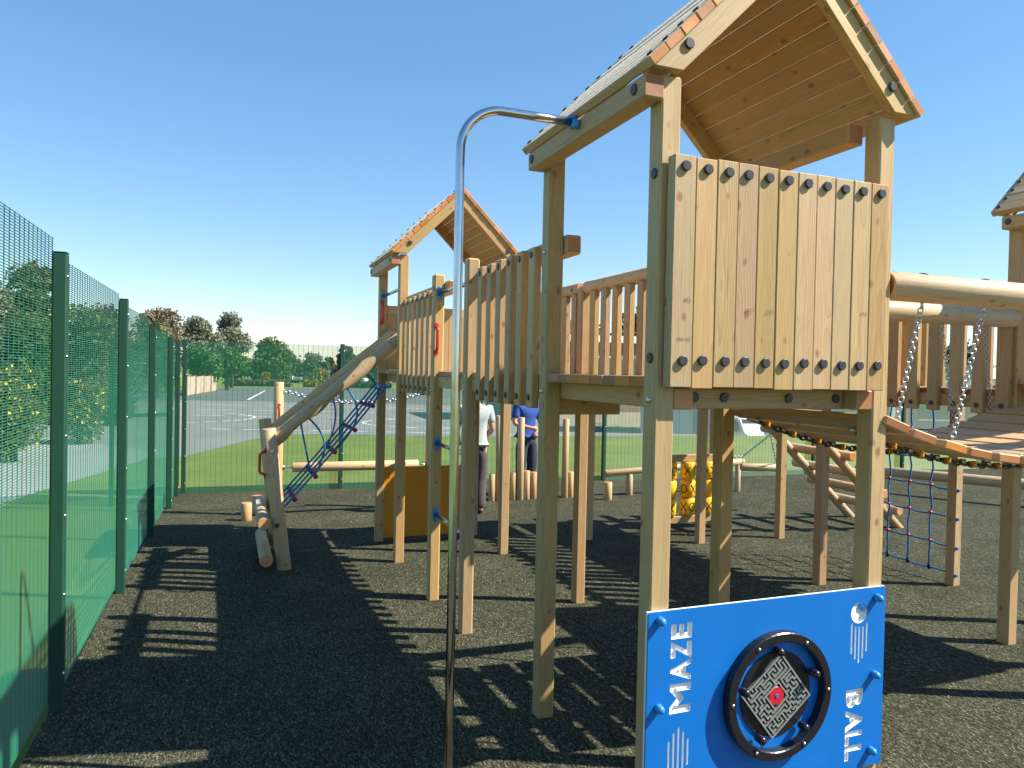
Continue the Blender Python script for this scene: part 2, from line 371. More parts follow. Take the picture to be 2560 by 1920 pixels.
def prism(name, parent, poly, p0, ydir_thick, zdir, mat='timber', label=None):
    """extrude polygon given as world points (all in one y plane) by thickness t along +y; local z follows zdir (grain)"""
    y0, t = ydir_thick; zd = Vector(zdir).normalized(); xd = Vector((0, 1, 0)).cross(zd)
    M = Matrix(((xd.x, 0, zd.x, p0[0]), (xd.y, 1, zd.y, y0), (xd.z, 0, zd.z, p0[1]), (0, 0, 0, 1)))
    Mi = M.inverted(); bm = bmesh.new()
    a = [bm.verts.new(Mi @ Vector((x, y0, z))) for x, z in poly]; b_ = [bm.verts.new(Mi @ Vector((x, y0+t, z))) for x, z in poly]
    n_ = len(poly); bm.faces.new(a); bm.faces.new(b_[::-1])
    for i in range(n_): bm.faces.new((a[i], b_[i], b_[(i+1) % n_], a[(i+1) % n_]))
    bmesh.ops.recalc_face_normals(bm, faces=bm.faces)
    bmesh.ops.bevel(bm, geom=list(bm.edges), offset=.003, segments=1, affect='EDGES')
    return place(name, fin(bm, name, mat), parent, M, label)
def boxesmesh(boxes, mat):
    bm = bmesh.new()
    for x0, x1, y0, y1, z0, z1 in boxes:
        v = [bm.verts.new(c) for c in ((x0, y0, z0), (x1, y0, z0), (x1, y1, z0), (x0, y1, z0), (x0, y0, z1), (x1, y0, z1), (x1, y1, z1), (x0, y1, z1))]
        for f in ((0, 3, 2, 1), (4, 5, 6, 7), (0, 1, 5, 4), (1, 2, 6, 5), (2, 3, 7, 6), (3, 0, 4, 7)): bm.faces.new([v[i] for i in f])
    return fin(bm, 'boxes', mat)
def boxes(name, parent, bx, mat, M=None, label=None, kind=None):
    x, y, z = bx[0][0], bx[0][2], bx[0][4]
    me = boxesmesh([(a-x, b_-x, c-y, d-y, e-z, f-z) for a, b_, c, d, e, f in bx], mat)
    return place(name, me, parent, (M or Matrix()) @ Matrix.Translation((x, y, z)), label, kind)
def links(parent, p0, p1, pitch=.0225, wire=.0033, wd=.0098, mat='chain_steel', sag=0, name='link', joined=None):
    """short-link chain between two points, links turned alternately"""
    p0, p1 = Vector(p0), Vector(p1); L = (p1-p0).length; n_ = max(2, int(round(L/pitch)))
    k = ('l', pitch, wire, wd, mat)
    if k not in CACHE:
        hl = pitch*.5+wire*1.0; st = max(hl-wd, .001); pts = []
        for i in range(5): a = -math.pi/2+math.pi*i/4; pts.append((wd*math.sin(a)*-1, 0, st+wd*math.cos(a)))
        for i in range(5): a = math.pi/2+math.pi*i/4; pts.append((-wd*math.sin(a), 0, -st+wd*math.cos(a)))
        CACHE[k] = tubemesh(pts, wire, mat, 5, True)
    me = CACHE[k]
    ps = []
    for i in range(n_+1):
        t = i/n_; p = p0.lerp(p1, t); p.z -= sag*4*t*(1-t); ps.append(p)
    Ms = []
    for i in range(n_):
        a, b_ = ps[i], ps[i+1]; M, LL = frame(a, b_, (.7, .7, 0)); M = M @ Matrix.Translation((0, 0, LL/2)) @ Matrix.Rotation(R(90)*(i % 2)+.35, 4, 'Z')
        Ms.append(M)
    if joined:
        bm = bmesh.new()
        for M in Ms:
            t = me.copy(); t.transform(M); bm.from_mesh(t); bpy.data.meshes.remove(t)
        o = place(joined, fin(bm, 'chain', mat, True), parent, Matrix()); return o
    for M in Ms: place(name, me, parent, M)

def gz(x, y):                                             # height of the terrain
    z = -.007-.0194*max(-20.0, min(y, 10.3))
    if y > 10.3: z -= .0095*(min(y, 220)-10.3)
    s = lambda t: 0 if t < 0 else 1 if t > 1 else t*t*(3-2*t)
    z -= 1.5*s((x-14.2)/2.0)*s((y-19.6)/3.0)*s((60-y)/20)
    return z

# ------------------------------------------------------------------ setting: ground, court, path
def sheet(name, xs, ys, mat, dz=0, mask=None, wob=0, fn=None):
    xs, ys = list(xs), list(ys); bm = bmesh.new(); V = {}
    for i, x in enumerate(xs):
        for j, y in enumerate(ys):
            z = gz(x, y)+dz
            if wob: z += wob*(math.sin(x*2.3+1.3*math.sin(y*1.1))+math.sin(y*2.9+x*.7)+.6*math.sin(x*5.1-y*4.3))
            q = fn(x, y) if fn else (x, y)
            V[i, j] = bm.verts.new((q[0], q[1], z))
    for i in range(len(xs)-1):
        for j in range(len(ys)-1): bm.faces.new((V[i, j], V[i+1, j], V[i+1, j+1], V[i, j+1]))
    o = place(name, fin(bm, name, mat, True), None, Matrix(), kind='structure'); return o
gx = list(np.concatenate([[-3000, -800, -300, -120, -60, -40], np.arange(-30, 40.1, 1.0), [45, 60, 100, 200, 500, 1200, 3000]]))
gy = list(np.concatenate([[-3000, -800, -200, -60, -30], np.arange(-20, 70.1, 1.0), [80, 100, 130, 160, 190, 220, 300, 500, 1000, 3000]]))
sheet('ground', gx, gy, 'grass', dz=-.05)
def rub_edge(y): return y
FB = lambda x: 10.0-.042*(x+2.15)                        # line of the back fence
rx = np.arange(-2.40, 15.6, .12); ry = np.linspace(0, 1, 130)
bm = bmesh.new(); V = {}
for i, x in enumerate(rx):
    for j, t in enumerate(ry):
        y = -6+t*(FB(x)-.02+6)
        edge = min(1, (x+2.40)/.5, (FB(x)-y)/.4)
        z = gz(x, y)+.0+.0035*edge*(math.sin(x*2.3+1.3*math.sin(y*1.1))+math.sin(y*2.9+x*.7)+.6*math.sin(x*5.1-y*4.3))
        V[i, j] = bm.verts.new((x, y, z))
for i in range(len(rx)-1):
    for j in range(len(ry)-1): bm.faces.new((V[i, j], V[i+1, j], V[i+1, j+1], V[i, j+1]))
place('rubber_surface', fin(bm, 'rubber', 'rubber_mulch', True), None, Matrix(), kind='structure')
# loose shreds catching the light on the near part of the surface
vs_, fs_ = [], []
for i in range(6000):
    u = rng.random()
    y = -1.2+u*u*10.6; x = -2.2+rng.random()*(3.5+y*1.0+3)
    if y > FB(x)-.1: continue
    a = rng.random()*6.283; l_ = .004+.009*rng.random(); w2 = .0012+.0015*rng.random()
    edge = min(1, (x+2.40)/.5, (FB(x)-y)/.4)
    z = gz(x, y)+.0035*edge*(math.sin(x*2.3+1.3*math.sin(y*1.1))+math.sin(y*2.9+x*.7)+.6*math.sin(x*5.1-y*4.3))+.004
    d = Vector((math.cos(a), math.sin(a), rng.normal()*.5)); e = Vector((-math.sin(a), math.cos(a), rng.normal()*.6))
    c = Vector((x, y, z)); n0 = len(vs_)
    for s1, s2 in ((-1, -1), (1, -1), (1, 1), (-1, 1)): vs_.append(c+d*l_*s1+e*w2*s2)
    fs_.append((n0, n0+1, n0+2, n0+3))
me = bpy.data.meshes.new('shreds'); me.from_pydata(vs_, [], fs_); me.materials.append(flat('shred', (.15, .145, .10), .7))
o = place('rubber_shreds', me, None, Matrix(), kind='stuff'); tag(o, 'pale loose rubber shreds scattered over the dark play surface', 'rubber shreds')

def poly_sheet(name, pts, mat, dz, n=24, kind='structure'):
    """fan-free sheet: quad patch between two edge polylines"""
    a, b_ = pts; bm = bmesh.new(); rows = []
    for s in range(n+1):
        t = s/n; row = []
        for k in range(len(a)):
            p = Vector(a[k]).lerp(Vector(b_[k]), t); row.append(bm.verts.new((p.x, p.y, gz(p.x, p.y)+dz)))
        rows.append(row)
    for s in range(n):
        for k in range(len(a)-1): bm.faces.new((rows[s][k], rows[s][k+1], rows[s+1][k+1], rows[s+1][k]))
    return place(name, fin(bm, name, mat, True), None, Matrix(), kind=kind)
def seq(pts, n=8):
    out = []
    for a, b_ in zip(pts, pts[1:]):
        for k in range(n): out.append(tuple(Vector(a).lerp(Vector(b_), k/n)))
    return out+[pts[-1]]
near_edge = seq([(-12, 14.3), (-4.3, 14.9), (-2.4, 16.0), (-1.2, 19.4), (0.05, 22.2), (2.2, 21.6), (4.9, 20.6), (10.3, 19.7), (13.9, 19.4)])
mid_edge = seq([(-32, 42), (-14, 47.6), (-8, 50.5), (-4, 52.5), (0, 51.6), (4, 50), (9, 47.6), (18, 43), (30, 37)])
far_edge = seq([(-70, 90), (-4.4, 78), (-3.6, 88), (-2, 104), (0, 103), (8, 106), (18, 108), (50, 95), (90, 70)])
poly_sheet('court', (near_edge, mid_edge), 'tarmac_light', -.044, 24)
poly_sheet('playground_tarmac', (mid_edge, far_edge), 'tarmac_dark', -.044, 24)
poly_sheet('path', (seq([(-6.9, -12), (-6.9, 5), (-6.8, 12), (-6.6, 16), (-6.5, 22)]), seq([(-7.2, -12), (-5.6, 5), (-4.25, 11.3), (-3.3, 15.0), (-3.0, 17.0)])), 'path_grey', -.042, 4)
# painted court lines
RV = Vector((.933, -.361)); FV = Vector((.361, .933))
def line(pts, wd=.07):
    bm = bmesh.new(); pts = [Vector(p) for p in pts]; L = []
    for i, p in enumerate(pts):
        t = (pts[min(i+1, len(pts)-1)]-pts[max(i-1, 0)]).normalized(); q = Vector((-t.y, t.x))*wd
        L.append([bm.verts.new((p.x+s*q.x, p.y+s*q.y, gz(p.x+s*q.x, p.y+s*q.y)-.040)) for s in (-1, 1)])
    for a, b_ in zip(L, L[1:]): bm.faces.new((a[0], a[1], b_[1], b_[0]))
    return bm
bm = bmesh.new()
def addline(pts, wd=.07):
    t = bpy.data.meshes.new('t'); b_ = line(pts, wd); b_.to_mesh(t); b_.free(); bm.from_mesh(t); bpy.data.meshes.remove(t)
def straight(c, d, a, b_, n=30): return [Vector(c)+Vector(d)*(a+(b_-a)*i/n) for i in range(n+1)]
addline(straight((-1.6, 24.6), RV, -1.0, 12), .05)
addline(straight((-1.2, 33.0), RV, -9, 14), .06); addline(straight((-1.0, 38.5), RV, -14, 18), .06)
addline(straight((0, 44.5), RV, -16, 18), .07)
addline([(-.13, 54.6), (2.4, 85)], .10)
for cx, cy, rr, a0, a1 in ((-4.6, 32.1, 4.2, -1.9, 1.25), (6.6, 27.2, 3.0, 1.6, 4.7)):
    addline([(cx+rr*math.cos(a0+(a1-a0)*i/40), cy+rr*math.sin(a0+(a1-a0)*i/40)) for i in range(41)], .055)
place('court_lines', fin(bm, 'court_lines', 'white_paint'), None, Matrix(), kind='structure')

# ------------------------------------------------------------------ mesh fences
def mesh_panel(parent, a, b_, z0, z1, off):
    """fine horizontal wires and wider spaced verticals between two ground points, joined as one part"""
    a, b_ = Vector((*a, 0)), Vector((*b_, 0)); d = (b_-a).normalized(); L = (b_-a).length; nrm = Vector((d.y, -d.x, 0))*off
    vs, fs = [], []
    def wire(p, q, r, u, v):
        n0 = len(vs)
        for e in (p, q):
            for s, t in ((1, 0), (0, 1), (-1, 0), (0, -1)): vs.append(e+u*r*s+v*r*t)
        for k in range(4): fs.append((n0+k, n0+(k+1) % 4, n0+4+(k+1) % 4, n0+4+k))
    Z = Vector((0, 0, 1)); z = z0
    while z <= z1+.001:
        wire(a+nrm+Z*z, b_+nrm+Z*z, 0.0022, Z, nrm.normalized()); z += .0127
    n_ = int(L/.0762)
    for i in range(n_+1):
        p = a+nrm*1.0+nrm.normalized()*.0035+d*(i*L/n_); wire(p+Z*(z0-.01), p+Z*(z1+.004), 0.0022, d, nrm.normalized())
    org = a.copy(); me = bpy.data.meshes.new('mesh_panel'); me.from_pydata([v-org for v in vs], [], fs); me.materials.append(MATS['mesh_green'])
    place('mesh_panel', me, parent, Matrix.Translation(org), kind='stuff')
def fence_post(parent, x, y, ztop, side, rot=0.0, wd=.066, bolts=True):
    M = Matrix.Translation((x, y, gz(x, y)-.3)) @ Matrix.Rotation(rot, 4, 'Z')
    h = ztop-gz(x, y)+.3
    p = place('fence_post', boxmesh(wd, wd, h, 'fence_green', .006), parent, M)
    place('post_cap', boxmesh(wd+.001, wd+.001, .008, 'fence_green', .003), p, M @ Matrix.Translation((0, 0, h)))
    if bolts:
        z = h-.12
        while z > .35:
            pp = M @ Vector((side[0]*(wd/2-.012) if side[1] else side[0]*wd/2, side[1]*wd/2 if side[1] else -wd/2+.014, z))
            k = ('fb',)
            if k not in CACHE:
                b2 = bmesh.new(); bmesh.ops.create_uvsphere(b2, u_segments=8, v_segments=6, radius=.0095); CACHE[k] = fin(b2, 'fence_bolt', 'bolt_steel', True)
            place('fence_bolt', CACHE[k], p, Matrix.Translation(pp)); z -= .42
FP = [(-2.42, -2.65, 2.48), (-2.40, -.32, 2.44), (-2.372, 2.02, 2.37), (-2.345, 4.32, 2.32), (-2.325, 6.63, 2.215), (-2.27, 8.57, 2.16), (-2.245, 9.72, 2.16)]
fl = thing('mesh_fence', (FP[0][0], FP[0][1], 0), 'tall dark green mesh fence receding along the left side of the play area', 'fence')
for x, y, zt in FP: fence_post(fl, x, y, zt, (1, 0))
for i in range(len(FP)-1):
    a, b_ = FP[i], FP[i+1]; zt = a[2]-.01 if i else a[2]
    zt = [2.50, 2.45, 2.365, 2.30, 2.20, 2.15][i]
    mesh_panel(fl, (a[0], a[1]+.03), (b_[0], b_[1]), max(gz(a[0], a[1]), gz(b_[0], b_[1]))+.03-.0194*1.1, zt, -.036)
fbk = thing('mesh_fence', (-2.12, FB(-2.12), 0), 'dark green mesh fence along the back edge in front of the grass', 'fence')
xs = [-2.165, .22, 2.62, 5.02, 7.42, 9.82, 12.2, 14.6]
for x in xs: fence_post(fbk, x, FB(x), gz(x, FB(x))+2.385, (1, -1))
for a, b_ in zip(xs, xs[1:]): mesh_panel(fbk, (a, FB(a)), (b_, FB(b_)), gz(0, 10)+.0, gz(0, 10)+2.37, -.04)
gt = thing('mesh_gate', (-3.07, 9.33, gz(-3, 9.3)), 'small green mesh gate standing just outside the left fence near its far corner', 'gate')
for x, y in ((-3.07, 9.33), (-2.36, 9.62)): bar('gate_post', gt, (x, y, gz(x, y)-.2), (x, y, 2.15), .06, .06, mat='fence_green')
gd = Vector((.71, .29, 0)).normalized()
for z in (2.08, 1.05, -.05): bar('gate_rail', gt, (-3.04, 9.342, z), (-2.39, 9.608, z), .05, .05, xd=(0, 0, 1), mat='fence_green')
mesh_panel(gt, (-3.04, 9.342), (-2.39, 9.608), .0, 2.05, -.03)
boxes('lock_box', gt, [(-3.02, -2.90, 9.30, 9.36, .92, 1.12)], 'fence_green')

# ------------------------------------------------------------------ timber towers
PW = .089
GRP_T = 'roofed timber towers of the climbing frame'
def rot_at(o, a): return Matrix.Translation(Vector(o)) @ Matrix.Rotation(a, 4, 'Z')
class Tower:
    def __init__(s, ox, oy, label, W=1.118, Dp=1.055, rz=2.963, deck=1.749):
        s.ox, s.oy, s.W, s.Dp, s.rz, s.deck = ox, oy, W, Dp, rz, deck
        s.t = thing('play_tower', (ox, oy, gz(ox, oy)), label, 'play tower', GRP_T)
        for (x, y, nm) in ((0, 0, 'nl'), (W, 0, 'nr'), (0, Dp, 'bl'), (W, Dp, 'br')):
            s.post(x, y, rz-.004)
        s.roof(); s.platform()
    def p(s, x, y, z): return (s.ox+x, s.oy+y, z)
    def post(s, x, y, zt):
        X, Y = s.ox+x+PW/2, s.oy+y+PW/2
        return bar('post', s.t, (X, Y, gz(X, Y)-.15), (X, Y, zt), PW, PW, bev=.007)
    def roof(s):
        rz, W, Dp, t = s.rz, s.W, s.Dp, s.t; cx = (W+PW)/2; ap = rz+(cx-.061)
        for y0 in (-.047, Dp+PW+.002):
            for sg in (1, -1):
                f = lambda x: s.ox+(x if sg == 1 else 2*cx-x)
                poly = [(f(-.067), rz), (f(.061), rz), (f(cx), ap), (f(cx), ap+.128)]
                prism('rafter', t, poly, (f(0), rz), (s.oy+y0, .045), (sg, 0, 1))
                yc = s.oy+(y0 if y0 < 0 else y0+.045)
                cap(t, (f(.083), yc, rz+.105), (0, -1 if y0 < 0 else 1, 0), .0215, .012)
        q = math.sqrt(.5); pitch = .0947
        for sg in (1, -1):
            f = lambda x: s.ox+(x if sg == 1 else 2*cx-x)
            for i in range(10):
                s0 = i*pitch+.0465; bx = -.075+s0*q; bz = rz-.008+s0*q
                j = random.uniform(-.006, .006); th = .040+random.uniform(-.0015, .0015)
                c = Vector((bx-q*th/2, 0, bz+q*th/2)); y0, y1 = -.064+j*.4, Dp+PW+.066+j*.4
                bar('roof_plank', t, (f(c.x), s.oy+y0, c.z), (f(c.x), s.oy+y1, c.z), .0925, th, xd=(sg*q, 0, q), bev=.004)
                for yy in (-.022, Dp+PW+.025):
                    top = Vector((bx-q*th, 0, bz+q*th)); cap(t, (f(top.x), s.oy+yy, top.z), (-sg*q, 0, q), .016, .008, name='screw_cap')
        for sg in (1, -1):
            x = -.0465 if sg == 1 else W-.0465
            bar('eave_beam', t, s.p(x, -.02 if sg == 1 else PW+.003, rz-.066), s.p(x, Dp+PW-.01 if sg == 1 else Dp-.003, rz-.066), .09, .088, bev=.006)
            if sg == 1:
                for y in (.055, Dp+.03): cap(t, s.p(x-.045*sg, y, rz-.062), (-sg, 0, 0), .022, .008)
    def platform(s):
        d, W, Dp, t = s.deck, s.W, s.Dp, s.t
        for x in (PW+.045, W-.045): bar('deck_beam', t, s.p(x, .0, d-.043), s.p(x, Dp+PW, d-.043), .088, .086, bev=.005)
        for y in (.10, Dp-.03): bar('deck_beam', t, s.p(PW+.092, y, d-.043), s.p(W-.092, y, d-.043), .086, .045, xd=(0, 0, 1), bev=.005)
        y = .002+PW
        for yy in (.0465, Dp+PW/2): bar('deck_plank', t, s.p(PW+.006, yy, d+.022), s.p(W-.006, yy, d+.022), PW-.004, .042, xd=(0, 1, 0), bev=.003)
        n_ = 8; pw_ = (Dp-PW-.004)/n_
        for i in range(n_):
            j = random.uniform(-.004, .004)
            bar('deck_plank', t, s.p(.006+j, y+pw_*(i+.5), d+.022), s.p(W+PW-.006+j, y+pw_*(i+.5), d+.022), pw_-.005, .042, xd=(0, 1, 0), bev=.003)
    def boards(s, y0, y1, x0, x1, n_, z0, z1, front=True, caps=True, rails=True):
        p_ = (x1-x0)/n_; out = []
        for i in range(n_):
            x = x0+p_*(i+.5); jz = random.uniform(-.004, .004); jy = random.uniform(-.002, .002)
            b_ = bar('wall_board', s.t, s.p(x, (y0+y1)/2+jy, z0+jz), s.p(x, (y0+y1)/2+jy, z1+jz*.6), p_-.0022, abs(y1-y0), bev=.003); out.append(b_)
            if caps:
                for z in (z0+.106, z1-.044):
                    cap(b_, s.p(x+random.uniform(-.004, .004), y0+jy, z+random.uniform(-.003, .003)), (0, -1 if front else 1, 0), .0205, .013)
        return out

T1 = Tower(0, 0, 'nearest roofed timber tower, with a board wall facing the viewer')
front = T1.boards(-.058, -.008, .0256, 1.116, 11, 1.751, 2.641)
for z in (2.55, 1.86): bar('wall_rail', T1.t, (PW, .03, z), (1.118, .03, z), .07, .05, xd=(0, 0, 1))
for x in (.234, .38, .717, .98): cap(T1.t, (x, .077, 1.71), (0, -1, 0), .02, .01)
for z in (2.585, 1.865): cap(T1.t, (0, PW*.45, z), (-1, 0, 0), .021, .008)
for y in (PW*.45, 1.055+PW*.5): ball('bolt_head', T1.t, (-.001, y, 1.70), .014, 'bolt_steel')
ball('bolt_head', T1.t, (-.001, 1.055+PW*.5, 2.43), .012, 'bolt_steel')
# grading stamps printed on some boards (plain ink, no codes)
def text_mesh(txt, size, mat, ext=.0, off=0):
    cu = bpy.data.curves.new('t', 'FONT'); cu.body = txt; cu.size = size; cu.extrude = ext; cu.offset = off; cu.resolution_u = 3; cu.align_x = 'LEFT'
    o = bpy.data.objects.new('t', cu); C.objects.link(o)
    dg = bpy.context.evaluated_depsgraph_get(); me = bpy.data.meshes.new_from_object(o.evaluated_get(dg))
    bpy.data.objects.remove(o); bpy.data.curves.remove(cu); me.materials.clear(); me.materials.append(MATS[mat]); return me
FACE = Matrix(((1, 0, 0, 0), (0, 0, -1, 0), (0, 1, 0, 0), (0, 0, 0, 1)))     # text plane -> facing -y
stamp = text_mesh('C24', .020, 'stamp_ink')
p_ = (1.116-.0256)/11
for i, z in ((0, 2.095), (3, 2.07), (4, 2.07), (9, 2.085)):
    place('grade_stamp', stamp, front[i], Matrix.Translation((.0256+p_*i+.088, -.0612, z)) @ FACE @ Matrix.Rotation(R(180), 4, 'Z'))
st2 = text_mesh('CE 1995', .018, 'stamp_ink')
place('grade_stamp', st2, front[0], Matrix.Translation((.0256+.09, -.0612, 1.945)) @ FACE @ Matrix.Rotation(R(180), 4, 'Z'))

T2 = Tower(0.005, 4.632, 'farthest roofed timber tower, with a log ramp on its left side', W=1.10, Dp=1.01, rz=2.925)
T2.boards(1.01+.04, 1.01+.002, PW, 1.10, 10, 1.70, 2.42, front=True, caps=False)
bar('wall_rail', T2.t, T2.p(PW, 1.04, 2.455), T2.p(1.10, 1.04, 2.455), .09, .06, xd=(0, 0, 1))
T3 = Tower(3.53, -.035, 'roofed timber tower at the right edge, mostly out of frame', W=1.118, Dp=1.055)
T3.boards(-.058, -.008, .0256, 1.116, 11, 1.751, 2.641)

# entry bar and handles of the far tower
def handle(parent, p, n_, h, mat='red_plastic', out=.05, r=.013, name='grab_handle'):
    p = Vector(p); n_ = Vector(n_)
    pts = [p+Vector((0, 0, h/2))]
    for k in range(1, 5): a = math.pi/2*k/4; pts.append(p+n_*(out*math.sin(a))+Vector((0, 0, h/2-.012-.03*(1-math.cos(a)))))
    for k in range(4, 0, -1): a = math.pi/2*k/4; pts.append(p+n_*(out*math.sin(a))+Vector((0, 0, -h/2+.012+.03*(1-math.cos(a)))))
    pts.append(p-Vector((0, 0, h/2)))
    o = tube(name, parent, pts, r, mat, 8)
    for s in (1, -1): cap(o, p+Vector((0, 0, s*h/2)), n_, .022, .016, mat, 'handle_foot')
    return o
def rung(parent, p0, p1, r=.0165, name='steel_rung'):
    o = log(name, parent, p0, p1, r, 'steel', 14, .002)
    d = (Vector(p1)-Vector(p0)).normalized()
    for e, s in ((Vector(p0), 1), (Vector(p1), -1)):
        cap(o, e, d*s, .026, .018, 'blue_plastic', 'bracket')
        for dz in (.037, -.037): ball('bracket_bolt', o, e+d*s*.008+Vector((0, 0, dz)), .021, 'bright_blue', (1, .7, 1))
    return o
rung(T2.t, (.05, 5.642, 2.60), (.05, 4.721, 2.60))
handle(T2.t, (.035, 5.642, 2.42), (0, -1, 0), .22)

# ------------------------------------------------------------------ first walkway
wk = thing('timber_walkway', (.0, 2.4, gz(0, 2.4)), 'raised timber walkway with slatted sides joining the nearest and farthest towers', 'walkway', 'raised timber walkways')
def wpost(t, x, y, zt): return bar('post', t, (x+PW/2, y+PW/2, gz(x, y)-.15), (x+PW/2, y+PW/2, zt), PW, PW, bev=.012)
pA = wpost(wk, 0, 2.43, 2.585); pB = wpost(wk, 0, 3.315, 2.575); pF = wpost(wk, 1.09, 2.845, 2.50)
def slats(t, x, ys, z0, z1, side=-1, wd=.082, caps=True):
    for y in ys:
        j = random.uniform(-.003, .003)
        b_ = bar('slat', t, (x, y+wd/2, z0+j), (x, y+wd/2, z1+j), .045, wd, bev=.005)
        if caps:
            for z in (z0+.055, z1-.042): cap(b_, (x+side*.0225, y+wd/2, z), (side, 0, 0), .0185, .008)
slats(wk, .0225, [1.243+.178*i for i in range(6)], 1.605, 2.485)
slats(wk, .0225, [3.49+.179*i for i in range(6)], 1.585, 2.455)
for y0, y1 in ((1.03, 2.53), (3.22, 4.85)):
    bar('hand_rail', wk, (.135, y0, 2.472), (.135, y1, 2.472), .09, .10, bev=.01)
for y0, y1 in ((1.148, 4.628),): 
    bar('deck_beam', wk, (.068, y0, 1.70), (.068, y1, 1.70), .043, .09, bev=.005)
    bar('deck_beam', wk, (1.05, y0, 1.70), (1.05, y1, 1.70), .05, .09, bev=.005)
n_ = 26
for i in range(n_):
    y = 1.15+(4.62-1.15)*(i+.5)/n_
    bar('deck_plank', wk, (.05+random.uniform(-.003, .003), y, 1.769), (1.085, y, 1.769), (4.62-1.15)/n_-.006, .042, xd=(0, 1, 0), bev=.003)
log('top_rail', wk, (1.14, 1.15, 2.487), (1.14, 2.84, 2.487), .053); log('top_rail', wk, (1.14, 2.94, 2.487), (1.14, 4.62, 2.487), .053)
cap(wk, (1.087, 3.03, 2.48), (-1, 0, 0), .016, .004)
slats(wk, 1.112, [1.20+.178*i for i in range(9)], 1.60, 2.44, caps=False)
slats(wk, 1.112, [2.96+.178*i for i in range(9)], 1.60, 2.44, caps=False)
bar('deck_beam', wk, (.1, 1.15, 1.618), (.475, 1.15, 1.618), .085, .09, xd=(0, 0, 1))
for z in (.625, 1.205, 2.42): rung(wk, (.045, 3.315, z), (.045, 2.519, z))
handle(wk, (.02, 3.315, 2.05), (0, -1, 0), .22)
for y, z in ((3.36, 2.40), (3.36, 1.63), (2.47, 2.42), (2.47, 1.66)): ball('bolt_head', wk, (-.001, y, z), .012, 'bolt_steel')

# ------------------------------------------------------------------ fire pole
fp = thing('fire_pole', (-.63, .58, gz(-.63, .58)), 'shiny steel sliding pole bent over to the eave of the nearest tower', 'pole')
pts = [(-.63, .58, -.1), (-.63, .58, 1.2), (-.63, .58, 2.72)]
for k in range(1, 13): a = math.pi/2*k/12; pts.append((-.63+.19*(1-math.cos(a)), .58, 2.745+.19*math.sin(a)))
pts += [(-.3, .58, 2.935), (-.098, .58, 2.935)]
tube('steel_tube', fp, pts, .0195, 'steel', 20)
cap(fp, (-.094, .58, 2.935), (-1, 0, 0), .03, .02, 'blue_plastic', 'bracket')
for dy in (.045, -.045): ball('bracket_bolt', fp, (-.105, .58+dy, 2.935+dy*.5), .022, 'bright_blue')

# ------------------------------------------------------------------ chain bridge
cb = thing('chain_bridge', (1.21, .55, gz(1.2, .5)), 'sagging plank bridge hung on chains from two round logs', 'bridge')
log('suspension_log', cb, (1.209, .045, 2.224), (3.528, .045, 2.224), .066, seg=28); log('suspension_log', cb, (1.209, 1.10, 2.24), (3.528, 1.06, 2.24), .066, seg=28)
zdeck = lambda x: 1.428+.153*(x-2.37)**2
pit = .186
for i in range(13):
    x = 2.37+(i-6)*pit; sl = 2*.153*(x-2.37); z = zdeck(x)-.022; j = random.uniform(-.008, .008)
    bar('bridge_plank', cb, (x, -.01+j, z), (x, 1.15+j*.5, z), .152, .044, xd=(1, 0, sl), bev=.006)
    cap(cb, (x-.035, .048+j, z+.0225), (-sl, 0, 1), .008, .004, 'bolt_steel', 'bolt_head')
for y in (.22, .90):
    for i in range(13):
        x = 2.37+(i-6)*pit
        if i < 12: links(cb, (x, y, zdeck(x)-.075), (x+pit, y, zdeck(x+pit)-.075), .036, .006, .0145, 'chain_dark', name='under_link')
        cap(cb, (x+.05, y, zdeck(x+.05)-.058), (0, 0, -1), .021, .03, 'yellow_nut', 'nut_cover')
        cap(cb, (x-.02, y, zdeck(x)-.05), (0, 0, -1), .016, .025, 'chain_steel', 'shackle')
for y, ly, zl in ((.045, .045, 2.224), (1.10, 1.09, 2.24)):
    for k, (xt, xb) in enumerate(((1.452, 1.325), (1.858, 1.685), (2.37, 2.37), (2.885, 3.055), (3.288, 3.415))):
        ch = place('chain', cylmesh(.007, .03, 'chain_steel', 8, .001), cb, Matrix.Translation((xt, ly, zl-.09)))
        links(ch, (xt, ly, zl-.068), (xb, y+.01, zdeck(xb)+.01), .0232, .0034, .0102)
        M, _ = frame((xt, ly, zl-.066), (xt, ly, zl-.1))
        cap(ch, (xt, ly, zl+.062), (0, 0, 1), .022, .008, 'cap', 'bolt_cap')

# ------------------------------------------------------------------ second walkway
w2 = thing('timber_walkway', (3.5, 2.6, gz(3.5, 2.6)), 'raised timber walkway behind the chain bridge, its slats bolted along their lower ends', 'walkway', 'raised timber walkways')
bar('post', w2, (3.465, 2.70, gz(3.4, 2.7)-.15), (3.465, 2.70, 2.5), PW, PW, bev=.007); bar('post', w2, (4.63, 2.30, gz(4.6, 2.3)-.15), (4.63, 2.30, 2.5), PW, PW, bev=.007)
bar('post', w2, (3.462, 4.50, gz(3.4, 4.5)-.15), (3.462, 4.50, 2.5), PW, PW, bev=.007); bar('post', w2, (4.548, 4.455, gz(4.5, 4.4)-.15), (4.548, 4.455, 2.5), PW, PW, bev=.007)
slats(w2, 3.5, [1.042+.181*i for i in range(9)], 1.575, 2.47, wd=.092)
slats(w2, 3.46, [2.80+.181*i for i in range(9)], 1.575, 2.47, wd=.092)
slats(w2, 4.62, [1.08+.181*i for i in range(6)], 1.575, 2.47, side=1, wd=.092, caps=False)
slats(w2, 4.60, [2.42+.181*i for i in range(11)], 1.575, 2.47, side=1, wd=.092, caps=False)
for x in (3.55, 4.545):
    for z in (1.655, 2.40): bar('side_rail', w2, (x, 1.03, z), (x-.04, 5.3, z), .045, .09, bev=.005)
